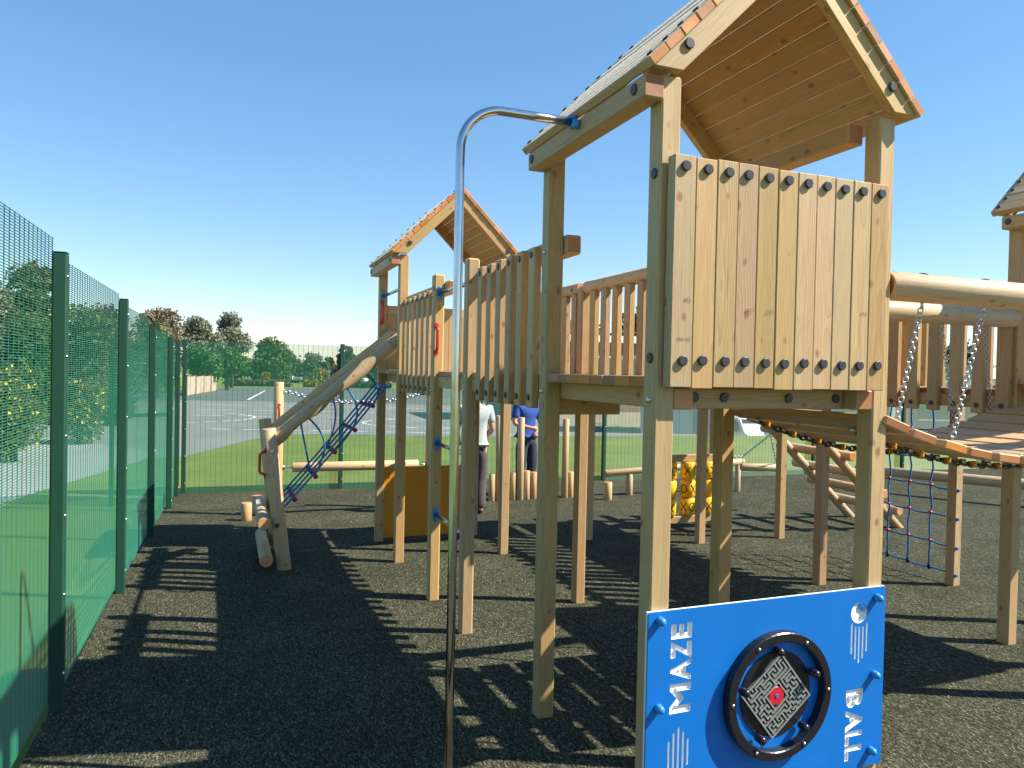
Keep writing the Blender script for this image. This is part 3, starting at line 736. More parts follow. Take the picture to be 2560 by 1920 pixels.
for i in range(32):
    y = 1.03+.134*(i+.5); bar('deck_plank', w2, (3.53, y, 1.724), (4.57, y, 1.724), .128, .042, xd=(0, 1, 0), bev=.003)

w3 = thing('timber_walkway', (2.34, 5.07, gz(2.3, 5)), 'low railless timber walkway on one square post, behind the first walkway', 'walkway', 'raised timber walkways')
bar('post', w3, (2.34, 5.075, gz(2.3, 5)-.15), (2.34, 5.075, 1.66), PW, PW, bev=.007)
for y in (4.72, 5.60): bar('deck_beam', w3, (1.20, y, 1.655), (3.42, y, 1.655), .086, .045, xd=(0, 0, 1), bev=.005)
bar('deck_beam', w3, (2.34, 4.745, 1.655), (2.34, 5.575, 1.655), .08, .084, bev=.005)
for i in range(17):
    x = 1.215+.129*(i+.5); bar('deck_plank', w3, (x, 4.66, 1.721), (x, 5.66, 1.721), .123, .042, bev=.003)

# ------------------------------------------------------------------ cargo net
net = thing('climbing_net', (4.69, 2.8, gz(4.7, 2.8)), 'blue rope scramble net with red joints hung beside the walkway posts at right', 'net')
YS = (2.585, 2.82, 3.057, 3.292); ZS = (.042, .288, .552, .812, 1.07, 1.334, 1.60)
for k, y in enumerate(YS):
    tube('rope', net, [(4.685+.008*math.sin(i*1.7+k), y+.01*math.sin(i*2.1+k), ZS[0]+(1.66-ZS[0])*i/14) for i in range(15)], .0085, 'blue_rope', 8)
for k, z in enumerate(ZS[:-1]):
    pts = []
    ys = (2.345,)+YS
    for a, b_ in zip(ys, ys[1:]):
        for t in (0, .33, .66): pts.append((4.685, a+(b_-a)*t, z-.016*4*t*(1-t)*.8+.006*math.sin(k*3+a*9)))
    pts.append((4.685, YS[-1], z)); tube('rope', net, pts, .0085, 'blue_rope', 8)
    for y in YS: ball('rope_joint', net, (4.682, y, z), .021, 'red_ball', (1, 1.1, .75)) if k else cap(net, (4.685, y, z+.02), (0, 0, -1), .016, .05, 'black_plastic', 'rope_end')
    if k < 4: cap(net, (4.605, 2.254, z+.0), (0, -1, 0), .015, .02, 'blue_plastic', 'rope_bolt')

# ------------------------------------------------------------------ maze panel
mp_ = thing('maze_panel', (.6, -.02, gz(.6, 0)), 'bright blue maze ball panel fixed low across two posts of the nearest tower', 'play panel')
PX0, PX1, PZ0, PZ1 = -.018, 1.204, .085, .878
boxes('core_board', mp_, [(PX0, PX1, -.0135, -.002, PZ0, PZ1)], 'white_core')
def rbox(x0, x1, z0, z1, y0, y1, rad, mat, seg=5):
    bm = bmesh.new(); pts = []
    for cx_, cz_, a0 in ((x1-rad, z1-rad, 0), (x0+rad, z1-rad, 90), (x0+rad, z0+rad, 180), (x1-rad, z0+rad, 270)):
        for k in range(seg+1): a = R(a0+90*k/seg); pts.append((cx_+rad*math.cos(a), cz_+rad*math.sin(a)))
    a = [bm.verts.new((x, y0, z)) for x, z in pts]; b_ = [bm.verts.new((x, y1, z)) for x, z in pts]; n_ = len(pts)
    bm.faces.new(a); bm.faces.new(b_[::-1])
    for i in range(n_): bm.faces.new((a[i], b_[i], b_[(i+1) % n_], a[(i+1) % n_]))
    return fin(bm, 'rbox', mat)
skin_me = rbox(PX0, PX1, PZ0, PZ1, -.0215, -.014, .012, 'blue_skin'); skin_me.materials.append(MATS['white_core'])
def solid_join(meshes, mat):
    bm = bmesh.new()
    for me, M in meshes:
        t = me.copy(); t.transform(M); bm.from_mesh(t); bpy.data.meshes.remove(t)
    return fin(bm, 'cutter', mat)
cut = []
def letter(ch, sz, u0, u1, v0, v1, flip):
    """one routed letter filling x in [u0,u1] (its height) and z in [v0,v1] (its width)"""
    me = text_mesh(ch, 1.0, 'white_core', ext=.5, off=.045); co_ = np.zeros(len(me.vertices)*3); me.vertices.foreach_get('co', co_); co_ = co_.reshape(-1, 3)
    mn, mx = co_.min(0), co_.max(0); s = (co_-mn)/(mx-mn)
    if not flip: X = u1-s[:, 1]*(u1-u0); Z = v0+s[:, 0]*(v1-v0)
    else: X = u0+s[:, 1]*(u1-u0); Z = v1-s[:, 0]*(v1-v0)
    Y = -.035+s[:, 2]*.0212
    me.vertices.foreach_set('co', np.stack([X, Y, Z], 1).ravel()); cut.append((me, Matrix()))
for ch, v0, v1 in (('M', .469, .586), ('A', .595, .682), ('Z', .683, .755), ('E', .764, .824)): letter(ch, 0, .087, .183, v0, v1, False)
for ch, v0, v1 in (('B', .358, .438), ('A', .253, .348), ('L', .193, .254), ('L', .126, .190)): letter(ch, 0, .991, 1.087, v0, v1, True)
def slot(x, z0, z1, wd=.0085): cut.append((rbox(x-wd/2, x+wd/2, z0, z1, -.035, -.0138, wd*.49, 'white_core', 4), Matrix()))
for x, z in ((.087, .362), (.109, .392), (.131, .413), (.153, .392), (.175, .362)): slot(x, .235+(.02 if abs(x-.131) > .03 else 0), z)
for x, z0, z1 in ((1.012, .597, .732), (1.034, .571, .717), (1.055, .553, .715), (1.076, .571, .713), (1.098, .599, .728)): slot(x, z0, z1)
def disc(cx_, cz_, r, mat='white_core', nv=32, y0=-.035, y1=-.0138, bite=False):
    bm = bmesh.new(); pts = []
    for k in range(nv):
        a = 2*math.pi*k/nv; rr = r
        if bite and R(35) < a < R(95): rr = r*(.62 if R(45) < a < R(85) else .8)
        pts.append((cx_+rr*math.cos(a), cz_+rr*math.sin(a)))
    a = [bm.verts.new((x, y0, z)) for x, z in pts]; b_ = [bm.verts.new((x, y1, z)) for x, z in pts]
    bm.faces.new(a); bm.faces.new(b_[::-1])
    for i in range(nv): bm.faces.new((a[i], b_[i], b_[(i+1) % nv], a[(i+1) % nv]))
    return fin(bm, 'disc', mat)
cut.append((disc(1.052, .774, .0455), Matrix()))
so_ = bpy.data.objects.new('s', skin_me); C.objects.link(so_)
cm = solid_join(cut, 'white_core'); cm.materials.clear(); cm.materials.append(MATS['blue_skin']); cm.materials.append(MATS['white_core'])
cm.polygons.foreach_set('material_index', [1]*len(cm.polygons))
cu_ = bpy.data.objects.new('c', cm); C.objects.link(cu_)
md = so_.modifiers.new('b', 'BOOLEAN'); md.object = cu_; md.operation = 'DIFFERENCE'; md.solver = 'EXACT'; md.use_self = True
dg = bpy.context.evaluated_depsgraph_get(); sk = bpy.data.meshes.new_from_object(so_.evaluated_get(dg))
bpy.data.objects.remove(so_); bpy.data.objects.remove(cu_)
if len(sk.polygons) < 40: sk = skin_me
sk.polygons.foreach_set('use_smooth', [False]*len(sk.polygons))
place('blue_face', sk, mp_, Matrix())
for k in range(3): place('ball_shine', boxesmesh([(-.006, .006, -.0212, -.0137, -.011, .011)], 'blue_skin'), mp_, Matrix.Translation((1.062+.0095*k, 0, .800-.006*k*k*.5)) @ Matrix.Rotation(R(18*k), 4, 'Y'))
def annulus(ri, ro, y0, y1, mat, nv=56, ch=.004):
    prof = [(ri, y1), (ri, y0+ch), (ri+ch, y0), (ro-ch, y0), (ro, y0+ch), (ro, y1)]
    bm = bmesh.new(); rows = []
    for k in range(nv):
        a = 2*math.pi*k/nv; rows.append([bm.verts.new((r*math.cos(a), y, r*math.sin(a))) for r, y in prof])
    for k in range(nv):
        p, q = rows[k], rows[(k+1) % nv]
        for i in range(len(prof)): bm.faces.new((p[i], p[(i+1) % len(prof)], q[(i+1) % len(prof)], q[i]))
    return fin(bm, 'ring', mat, False)
MC = Vector((.603, -.0216, .481)); MT = Matrix.Translation(MC)
place('black_ring', annulus(.227, .266, -.041, -.002, 'black_plastic'), mp_, MT)
for k in range(6):
    a = R(60*k); ball('ring_screw', mp_, MC+Vector((.245*math.cos(a), -.043, .245*math.sin(a))), .0075, 'bolt_steel', (1, .7, 1))
place('maze_disc', cylmesh(.180, .006, 'black_plastic', 48, .002), mp_, Matrix.Translation(MC) @ Matrix.Rotation(R(90), 4, 'X'))
for a in (23, 95, 167, 239, 311):
    pp = MC+Vector((.19*math.cos(R(a)), -.012, .19*math.sin(R(a))))
    cap(mp_, pp, (0, -1, 0), .017, .03, 'black_plastic', 'knob'); ball('knob', mp_, pp+Vector((0, -.032, 0)), .0175, 'black_plastic')
# maze ribs: random spanning-tree labyrinth with a clear middle
N = 15; cell = .245/N; random.seed(11)
inside = lambda i, j: 0 <= i < N and 0 <= j < N and not (abs(i-N//2) <= 2 and abs(j-N//2) <= 2)
wallset = set()
for i in range(N):
    for j in range(N):
        if inside(i, j):
            for d in ((1, 0), (0, 1), (-1, 0), (0, -1)): wallset.add(frozenset(((i, j), (i+d[0], j+d[1]))))
seen = {(0, 0)}; stack = [(0, 0)]
while stack:
    i, j = stack[-1]; nb = [(i+d[0], j+d[1]) for d in ((1, 0), (0, 1), (-1, 0), (0, -1)) if inside(i+d[0], j+d[1]) and (i+d[0], j+d[1]) not in seen]
    if nb: q = random.choice(nb); wallset.discard(frozenset(((i, j), q))); seen.add(q); stack.append(q)
    else: stack.pop()
bx = []; tk = cell*.21
for wl in wallset:
    a, b_ = sorted(wl)
    if a[0] != b_[0]:
        x = (b_[0])*cell-.1225; z = a[1]*cell-.1225; bx.append((x-tk, x+tk, -.0115+.0001*(a[1] % 2), 0, z-tk, z+cell+tk))
    else:
        x = a[0]*cell-.1225; z = (b_[1])*cell-.1225; bx.append((x-tk, x+cell+tk, -.0120-.0001*(a[0] % 2), 0, z-tk*.98, z+tk*.98))
bm_ = boxesmesh(bx, 'maze_grey')
place('maze_ribs', bm_, mp_, Matrix.Translation(MC+Vector((-.005, -.0062, -.004))) @ Matrix.Rotation(R(-39), 4, 'Y'))
cap(mp_, MC+Vector((-.005, -.0062, -.004)), (0, -1, 0), .039, .010, 'red_plastic', 'red_button'); cap(mp_, MC+Vector((-.005, -.0162, -.004)), (0, -1, 0), .009, .003, 'blue_plastic', 'button_hole')
for x, z in ((.031, .845), (.033, .503), (.035, .165), (1.148, .834), (1.143, .493), (1.135, .155)):
    M, _ = frame((x, -.0216, z), (x, -.1, z)); place('cap_nut', cylmesh(.018, .022, 'bright_blue', 16, .004, .0165), mp_, M); ball('cap_nut', mp_, (x, -.042, z), .0165, 'bright_blue')
random.seed(5)

# ------------------------------------------------------------------ orange panel below the far tower
op = thing('orange_panel', (.6, 5.69, gz(.6, 5.7)), 'plain orange panel fixed below the farthest tower', 'play panel')
boxes('panel_board', op, [(.097, 1.10, 5.675, 5.69, -.085, .705)], 'orange_panel')
for x in (.16, .6, 1.04):
    for z in (0, .3, .6): cap(op, (x, 5.675, z), (0, -1, 0), .014, .006, 'orange_panel', 'cap_nut')

# ------------------------------------------------------------------ log ramp with rope net
lr = thing('log_ramp', (-1.02, 5.1, gz(-1, 5)), 'sloping log ramp with a blue rope net rising to the farthest tower', 'climbing ramp')
def scallop_log(y, r=.066, seed=0):
    p0, p1 = Vector((-1.16, y, 1.08)), Vector((.17, y, 2.197)); M, L = frame(p0, p1, (0, 1, 0))
    bm = bmesh.new(); nz, sg = 60, 18; rows = []; down = (M.to_3x3().inverted() @ Vector((.6, 0, -.8))); ang0 = math.atan2(down.y, down.x)
    for i in range(nz+1):
        t = i/nz; row = []
        for k in range(sg):
            a = 2*math.pi*k/sg; rr = r*(1+.03*math.sin(t*23+seed)); x, yv = rr*math.cos(a), rr*math.sin(a)
            cut_ = max([0]+[1-((t-c)/.10)**2 for c in (.18, .43)])
            lim = r*(1-.45*cut_); u = x*math.cos(ang0)+yv*math.sin(ang0)
            if u > lim: x -= (u-lim)*math.cos(ang0); yv -= (u-lim)*math.sin(ang0)
            row.append(bm.verts.new((x, yv, L*t)))
        rows.append(row)
    for a, b_ in zip(rows, rows[1:]):
        for k in range(sg): bm.faces.new((a[k], a[(k+1) % sg], b_[(k+1) % sg], b_[k]))
    bm.faces.new(rows[0][::-1]); bm.faces.new(rows[-1]); return place('side_log', fin(bm, 'side_log', 'round_timber', True), lr, M)
scallop_log(4.80, .068, 1); scallop_log(5.58, .066, 4)
log('leg', lr, (-1.015, 4.705, gz(-1, 4.7)-.1), (-1.185, 4.705, 1.225), .064); log('leg', lr, (-1.03, 5.66, gz(-1, 5.6)-.1), (-1.175, 5.66, 1.25), .064)
cap(lr, (-1.10, 4.64, .33), (0, -1, 0), .022, .004); cap(lr, (-1.155, 4.642, 1.02), (0, -1, 0), .016, .01, 'bolt_steel', 'bolt_head')
handle(lr, (-1.205, 4.66, .91), (-1, 0, 0), .23, 'red_plastic', .055)
log('step_log', lr, (-1.215, 4.62, .352), (-1.215, 5.85, .352), .058); log('step_log', lr, (-1.19, 4.63, .01), (-1.19, 5.85, .0), .06)
top_x, top_z, bot_x, bot_z = -.06, 1.62, -1.13, .335
RY = (4.88, 5.09, 5.31, 5.54)
for k, y in enumerate(RY):
    tube('rope', lr, [(top_x+(bot_x-top_x)*i/14, y+.004*math.sin(i+k), top_z+(bot_z-top_z)*i/14-.025*math.sin(math.pi*i/14)) for i in range(15)], .0095, 'blue_rope', 8)
tube('rope', lr, [(-.05, 4.72, 1.63), (-.06, 5.1, 1.62), (-.05, 5.62, 1.63)], .0105, 'blue_rope', 8)
LV = ((-.19, 1.45), (-.362, 1.21), (-.555, .995), (-.735, .76), (-.925, .545))
for x, z in LV:
    tube('rope', lr, [(x, RY[0]-.02, z-.02), (x, 5.2, z-.03), (x, RY[-1]+.02, z-.02)], .0095, 'blue_rope', 8)
    for y in RY: ball('rope_joint', lr, (x, y, z-.022), .023, 'red_dark', (1.1, 1, 1))
def loop(p0, p1, bul): 
    p0, p1 = Vector(p0), Vector(p1); pts = []
    for i in range(11):
        t = i/10; p = p0.lerp(p1, t)+Vector(bul)*math.sin(math.pi*t); pts.append(p)
    tube('rope', lr, pts, .0095, 'blue_rope', 8)
loop((-.52, 5.58, 1.58), (-.555, 5.46, .975), (.07, 0, 0)); loop((-.47, 4.80, 1.62), (-.545, 4.93, .985), (.16, 0, .02)); loop((-.84, 5.58, 1.31), (-.735, 5.46, .755), (0, 0, 0)); loop((-.82, 4.8, 1.32), (-.735, 4.93, .75), (.12, 0, .03))
loop((-.30, 4.80, 1.77), (-.19, 4.93, 1.43), (.10, 0, 0))

# ------------------------------------------------------------------ clatter log and chain
cl = thing('chain_walk', (-.9, 7.62, gz(-.9, 7.6)), 'hanging balance log between two round posts with a chain handrail, beyond the log ramp', 'balance log')
log('post', cl, (-.915, 7.62, gz(-.9, 7.6)-.1), (-.915, 7.62, 1.60), .061); log('post', cl, (1.13, 7.62, gz(1, 7.6)-.1), (1.13, 7.62, 1.60), .061)
log('balance_log', cl, (-.735, 7.60, .475), (.96, 7.60, .475), .064)
for x0, x1 in ((-.855, -.735), (.96, 1.07)):
    log('eye_bolt', cl, (x0, 7.6, .475), (x1, 7.6, .475), .009, 'bolt_steel', 8, .001); ball('eye_bolt', cl, (x0+.01 if x0 < 0 else x1, 7.6, .475), .026, 'bolt_steel', (.8, .6, 1.2))
links(cl, (-.86, 7.60, 1.49), (1.07, 7.60, 1.49), .040, .0085, .019, 'bolt_steel', sag=.15, joined='hand_chain')
handle(cl, (-.915, 7.55, 1.20), (0, -1, 0), .2)

# ------------------------------------------------------------------ stumps, palisade, balance beams
def stump(x, y, r, top, label, grp): 
    z0 = gz(x, y)-.06; o = log('log_stump', None, (x, y, z0), (x, y, top), r); return tag(o, label, 'log stump', grp)
stump(-1.30, 7.38, .066, .075, 'short log stump beside the foot of the log ramp, nearer the fence', 'short log stepping stumps')
stump(-1.16, 7.86, .066, .08, 'short log stump half hidden behind the foot of the log ramp', 'short log stepping stumps')
stump(3.985, 7.62, .066, .118, 'short lone log stump on the dark surface left of the balance beam', 'short log stepping stumps')
pal = [(2.205, .245, 's'), (2.325, 1.13, 't'), (2.445, .25, 's'), (2.56, .25, 's'), (2.665, 1.10, 't'), (2.785, .265, 's'), (2.90, .245, 's'), (3.02, .25, 's'), (3.14, .255, 's'), (3.26, .24, 's'), (3.40, 1.08, 't'), (3.51, .235, 's')]
for i, (x, zt, k) in enumerate(pal):
    y = 8.02-.12*max(0, abs(x-2.75)-.3)
    if k == 't':
        lb = {1: 'tall palisade log behind the post nearest the person in grey', 4: 'tall palisade log the person in blue rests an arm on', 10: 'tall palisade log standing alone at the right end of the row'}[i]
        o = log('palisade_log', None, (x, y-.03, gz(x, y)-.1), (x-(.03 if i == 1 else 0), y-.03, zt), .052); tag(o, lb, 'palisade log', 'tall logs of the palisade row')
    else:
        lb = {0: 'short palisade log beside the trouser legs of the person in grey', 2: 'short palisade log just right of the tall log behind the post', 3: 'short palisade log just left of the tall log the blue person leans on', 5: 'short pale palisade log just right of the tall leaned-on log', 6: 'short palisade log in front of the feet of the person in blue', 7: 'short palisade log, third right of the leaned-on log', 8: 'short palisade log, fourth right of the leaned-on log', 9: 'short palisade log just left of the lone tall log at the right end', 11: 'last short palisade log right of the lone tall log'}[i]
        lb = lb if i not in (7, 8) else lb
        o = log('palisade_log', None, (x, y, gz(x, y)-.06), (x, y, zt+random.uniform(-.012, .012)), .05); tag(o, lb, 'palisade log', 'short logs of the palisade row')
bb = thing('balance_beam', (4.55, 7.94, gz(4.5, 7.9)), 'sloping round balance beam on two short legs in front of the back fence', 'balance beam', 'round log balance beams')
log('beam_log', bb, (4.12, 7.97, .195), (6.68, 7.78, .35), .055); log('leg', bb, (4.555, 7.94, gz(4.5, 7.9)-.1), (4.555, 7.94, .18), .053); log('leg', bb, (6.57, 7.79, gz(6.5, 7.8)-.1), (6.57, 7.79, .30), .046)
b2 = thing('balance_beam', (9.6, 5.9, gz(9.6, 5.9)), 'long low balance beam at the right, behind the blue scramble net', 'balance beam', 'round log balance beams')
log('beam_log', b2, (8.9, 7.5, .20), (10.2, 4.6, .235), .085); log('leg', b2, (9.06, 7.15, gz(9, 7)-.1), (9.06, 7.15, .15), .08); log('leg', b2, (9.95, 5.15, gz(9.9, 5.2)-.1), (9.95, 5.15, .16), .08)

# ------------------------------------------------------------------ noughts and crosses frame
tt = thing('noughts_and_crosses', (3.86, 5.35, gz(3.9, 5.4)), 'timber frame of nine yellow turning drums marked with noughts and crosses', 'play panel')
for x in (3.46, 4.262): bar('post', tt, (x, 5.35, gz(x, 5.4)-.15), (x, 5.35, 1.70), PW, PW, bev=.007)
for z0 in (.766, .0): bar('frame_rail', tt, (3.50, 5.31, z0), (4.22, 5.31, z0), .085, .06, xd=(0, 0, 1))
MK = {(0, 0): (('X', -.45), ('O', .85)), (0, 1): (('X', -.05), ('O', 1.4)), (0, 2): (('O', -.35), ('X', 1.0)), (1, 0): (('O', 1.9),), (1, 1): (('O', -.55), ('X', .85)), (1, 2): (('X', 2.0),), (2, 0): (('X', .35), ('O', -1.1)), (2, 1): (('X', -.55), ('O', .72)), (2, 2): (('X', .45), ('O', -.9))}
def ribbon(pts, wd, r):
    """flat printed stroke lying on a drum of radius r; pts are (arc length, height)"""
    bm = bmesh.new(); pts = [Vector(p) for p in pts]; L = []
    for i, p in enumerate(pts):
        t = (pts[min(i+1, len(pts)-1)]-pts[max(i-1, 0)]).normalized(); q = Vector((-t.y, t.x))*wd
        L.append([bm.verts.new(((r+.0012)*math.sin((p+q*s_).x/r), -(r+.0012)*math.cos((p+q*s_).x/r), (p+q*s_).y)) for s_ in (-1, 1)])
    for a, b_ in zip(L, L[1:]): bm.faces.new((a[0], a[1], b_[1], b_[0]))
    return bm
def mark(ch, a0, r):
    c = a0*r; bm = bmesh.new()
    strokes = [[(c-.040+.080*k/10, -.052+.104*k/10) for k in range(11)], [(c-.040+.080*k/10, .052-.104*k/10) for k in range(11)]] if ch == 'X' else [[(c+.041*math.cos(2*math.pi*k/28), .050*math.sin(2*math.pi*k/28)) for k in range(29)]]
    for q, st in enumerate(strokes):
        b_ = ribbon(st, .0062, r+.0002*q); t = bpy.data.meshes.new('t'); b_.to_mesh(t); b_.free(); bm.from_mesh(t); bpy.data.meshes.remove(t)
    return fin(bm, 'mark', 'black_plastic')
for ci, x in enumerate((3.585, 3.86, 4.135)):
    log('spindle', tt, (x, 5.33, .04), (x, 5.33, .73), .012, 'bolt_steel', 8, .001)
    for ri, z in enumerate((.612, .385, .160)):
        o = place('drum', cylmesh(.094, .212, 'yellow_plastic', 28, .014), tt, Matrix.Translation((x, 5.33, z-.106)))
        for ch, a_ in MK[ri, ci]: place('printed_mark', mark(ch, a_-R(34), .094), o, Matrix.Translation((x, 5.33, z)))

# ------------------------------------------------------------------ log climber and hanging step
lc = thing('log_climber', (6.5, 4.9, gz(6.5, 4.9)), 'leaning ladder of round logs at the right, rungs stepping down to the ground', 'log climber')
for y in (4.52, 5.30): log('side_log', lc, (4.62, y, 1.56), (6.56, y, -.14), .056)
for x, z in ((4.72, 1.56), (4.95, 1.345), (5.225, 1.10), (5.50, .862), (5.775, .622), (6.05, .385), (6.30, .160)): log('rung_log', lc, (x+.05, 4.36, z-.01), (x-.01, 5.58, z+.01), .058)
hs = thing('hanging_step', (6.0, 5.9, .5), 'short log step hung on thin chains behind the log climber', 'swing step')
log('step_log', hs, (5.30, 6.12, .505), (5.86, 5.95, .505), .055)
links(hs, (5.32, 6.11, .56), (5.32, 6.11, .66), .03, .0045, .011, 'chain_steel', joined='chain')
links(hs, (5.32, 6.11, .66), (5.52, 5.78, 1.0), .03, .0045, .011, 'chain_steel', joined='chain')
links(hs, (5.80, 5.97, .56), (5.52, 5.78, 1.0), .03, .0045, .011, 'chain_steel', joined='chain')
links(hs, (5.52, 5.78, 1.0), (5.32, 5.56, 1.06), .03, .0045, .011, 'chain_steel', joined='chain')
links(hs, (4.85, 6.2, .72), (5.32, 6.11, .66), .03, .0045, .011, 'chain_steel', sag=.03, joined='chain')

# ------------------------------------------------------------------ people
def skinned(name, edges, radii, pts, mat, parent, M, lvl=2):
    me = bpy.data.meshes.new(name); keys = list(pts); idx = {k: i for i, k in enumerate(keys)}
    me.from_pydata([pts[k] for k in keys], [(idx[a], idx[b_]) for a, b_ in edges], []); me.update()
    o = bpy.data.objects.new('tmp', me); C.objects.link(o)
    o.modifiers.new('s', 'SKIN'); sd = me.skin_vertices[0].data
    for k in keys: r = radii[k]; sd[idx[k]].radius = r if isinstance(r, tuple) else (r, r); sd[idx[k]].use_root = False
    sd[0].use_root = True
    ss = o.modifiers.new('u', 'SUBSURF'); ss.levels = lvl; ss.render_levels = lvl
    dg = bpy.context.evaluated_depsgraph_get(); out = bpy.data.meshes.new_from_object(o.evaluated_get(dg)); bpy.data.objects.remove(o)
    out.materials.clear(); out.materials.append(MATS[mat]); out.polygons.foreach_set('use_smooth', [True]*len(out.polygons))
    return place(name, out, parent, M)
def person(loc, rz, label, H_, shirt, trouser, arms, stance=.09, short=False):
    t = thing('person', loc, label, 'person', rotz=rz); M = WM[t.name]; s = H_/1.78
    P = {'pelvis': (0, 0, .95), 'waist': (0, .0, 1.08), 'chest': (0, .01, 1.28), 'upper': (0, 0, 1.42), 'neck': (0, -.0, 1.50), 'head0': (0, -.01, 1.58), 'head1': (0, -.02, 1.66), 'head2': (0, -.01, 1.74)}
    Rr = {'pelvis': (.155, .115), 'waist': (.14, .105), 'chest': (.165, .115), 'upper': (.13, .085), 'neck': .055, 'head0': (.068, .085), 'head1': (.078, .098), 'head2': (.06, .075)}
    E = [('pelvis', 'waist'), ('waist', 'chest'), ('chest', 'upper'), ('upper', 'neck'), ('neck', 'head0'), ('head0', 'head1'), ('head1', 'head2')]
    for sd, sg in (('l', -1), ('r', 1)):
        P.update({sd+'hip': (sg*.09, 0, .88), sd+'knee': (sg*(stance+.01), -.02, .48), sd+'calf': (sg*stance, .01, .33), sd+'ank': (sg*stance, .02, .085), sd+'toe': (sg*(stance+.02), -.13, .035), sd+'heel': (sg*stance, .05, .03)})
        Rr.update({sd+'hip': .098, sd+'knee': .062, sd+'calf': .058, sd+'ank': .042, sd+'toe': .035, sd+'heel': .036})
        E += [('pelvis', sd+'hip'), (sd+'hip', sd+'knee'), (sd+'knee', sd+'calf'), (sd+'calf', sd+'ank'), (sd+'ank', sd+'toe'), (sd+'ank', sd+'heel')]
        sh, el, wr, ha = arms[sd]
        P.update({sd+'sh': sh, sd+'el': el, sd+'wr': wr, sd+'palm': ha}); Rr.update({sd+'sh': .062, sd+'el': .043, sd+'wr': .030, sd+'palm': (.036, .02)})
        E += [('upper', sd+'sh'), (sd+'sh', sd+'el'), (sd+'el', sd+'wr'), (sd+'wr', sd+'palm')]
        d = (Vector(ha)-Vector(wr)).normalized(); side = d.cross(Vector((0, -1, .2))).normalized(); dn = d.cross(side)
        for k, (off, ln) in enumerate(((-.026, .062), (-.009, .075), (.009, .07), (.025, .055))):
            b0 = Vector(ha)+side*off+d*.022; b1 = b0+d*ln*.5+dn*.006; b2 = b1+d*ln*.35+dn*.03
            n0, n1, n2 = f'{sd}f{k}0', f'{sd}f{k}1', f'{sd}f{k}2'
            P.update({n0: tuple(b0), n1: tuple(b1), n2: tuple(b2)}); Rr.update({n0: .0095, n1: .009, n2: .008}); E += [(sd+'palm', n0), (n0, n1), (n1, n2)]
        b0 = Vector(ha)-side*.036-d*.01; b1 = b0-side*.018+d*.03; P.update({sd+'t0': tuple(b0), sd+'t1': tuple(b1)}); Rr.update({sd+'t0': .011, sd+'t1': .009}); E += [(sd+'palm', sd+'t0'), (sd+'t0', sd+'t1')]
    S = Matrix.Scale(s, 4)
    body = skinned('body', E, Rr, P, 'skin', t, M @ S)
    g = lambda d, k=1.0, a=.014: {q: tuple(x*k+a for x in (v if isinstance(v, tuple) else (v, v))) for q, v in d.items()}
    # shirt
    ks = ['waist', 'pelvis', 'chest', 'upper', 'lsh', 'rsh']; P2 = {k: P[k] for k in ks}; P2['hem'] = (0, 0, .90); P2['collar'] = (0, 0, 1.48)
    R2 = g({k: Rr[k] for k in ks}, 1.05, .02); R2['hem'] = (.185, .14); R2['collar'] = (.075, .07); E2 = [('waist', 'pelvis'), ('pelvis', 'hem'), ('waist', 'chest'), ('chest', 'upper'), ('upper', 'collar'), ('upper', 'lsh'), ('upper', 'rsh')]
    for sd in 'lr':
        q = Vector(P[sd+'sh']).lerp(Vector(P[sd+'el']), .75 if not short else 1.0); P2[sd+'slv'] = tuple(q); R2[sd+'slv'] = (.066, .066); E2.append((sd+'sh', sd+'slv'))
    skinned('shirt', E2, R2, P2, shirt, t, M @ S)
    P3 = {'waist': (0, 0, 1.03), 'pelvis': P['pelvis']}; R3 = {'waist': (.172, .135), 'pelvis': (.192, .15)}; E3 = [('pelvis', 'waist')]
    for sd in 'lr':
        for k in ('hip', 'knee', 'calf'): P3[sd+k] = P[sd+k]
        P3[sd+'cuff'] = (P[sd+'ank'][0], .02, .05); R3.update({sd+'hip': .118, sd+'knee': .088, sd+'calf': .082, sd+'cuff': (.078, .085)}); E3 += [('pelvis', sd+'hip'), (sd+'hip', sd+'knee'), (sd+'knee', sd+'calf'), (sd+'calf', sd+'cuff')]
        skinned('shoe', [('a', 'b'), ('b', 'c')], {'a': (.045, .045), 'b': (.048, .045), 'c': (.04, .032)}, {'a': (P[sd+'ank'][0], .055, .045), 'b': (P[sd+'ank'][0], -.04, .045), 'c': (P[sd+'toe'][0], -.16, .035)}, 'shoe', t, M @ S, 1)
    skinned('trousers', E3, R3, P3, trouser, t, M @ S)
    skinned('hair', [('a', 'b'), ('b', 'c')], {'a': (.078, .06), 'b': (.088, .085), 'c': (.07, .08)}, {'a': (0, .045, 1.64), 'b': (0, .02, 1.72), 'c': (0, -.02, 1.765)}, 'hair', t, M @ S, 2)
    face = [('nose', (0, -.125, 1.655), .014, 'skin'), ('eye', (-.032, -.108, 1.68), .009, 'hair'), ('eye', (.032, -.108, 1.68), .009, 'hair'), ('ear', (-.084, 0, 1.66), .02, 'skin'), ('ear', (.084, 0, 1.66), .02, 'skin'), ('mouth', (0, -.103, 1.60), .016, 'red_dark')]
    for nm, p_, r_, m_ in face: ball(nm, t, M @ (Vector(p_)*s), r_*s, m_, (1, .7, .5 if nm == 'mouth' else 1.1))
    return t
person((1.60, 7.02, gz(1.6, 7.0)), R(176), 'person seen from behind in a pale grey t-shirt and dark grey trousers', 1.78, 'grey_shirt', 'grey_trousers',
       {'l': ((-.185, 0, 1.42), (-.235, .03, 1.15), (-.15, -.15, 1.0), (-.12, -.2, .98)), 'r': ((.185, 0, 1.42), (.26, .0, 1.15), (.2, -.14, .98), (.18, -.2, .96))}, .085)
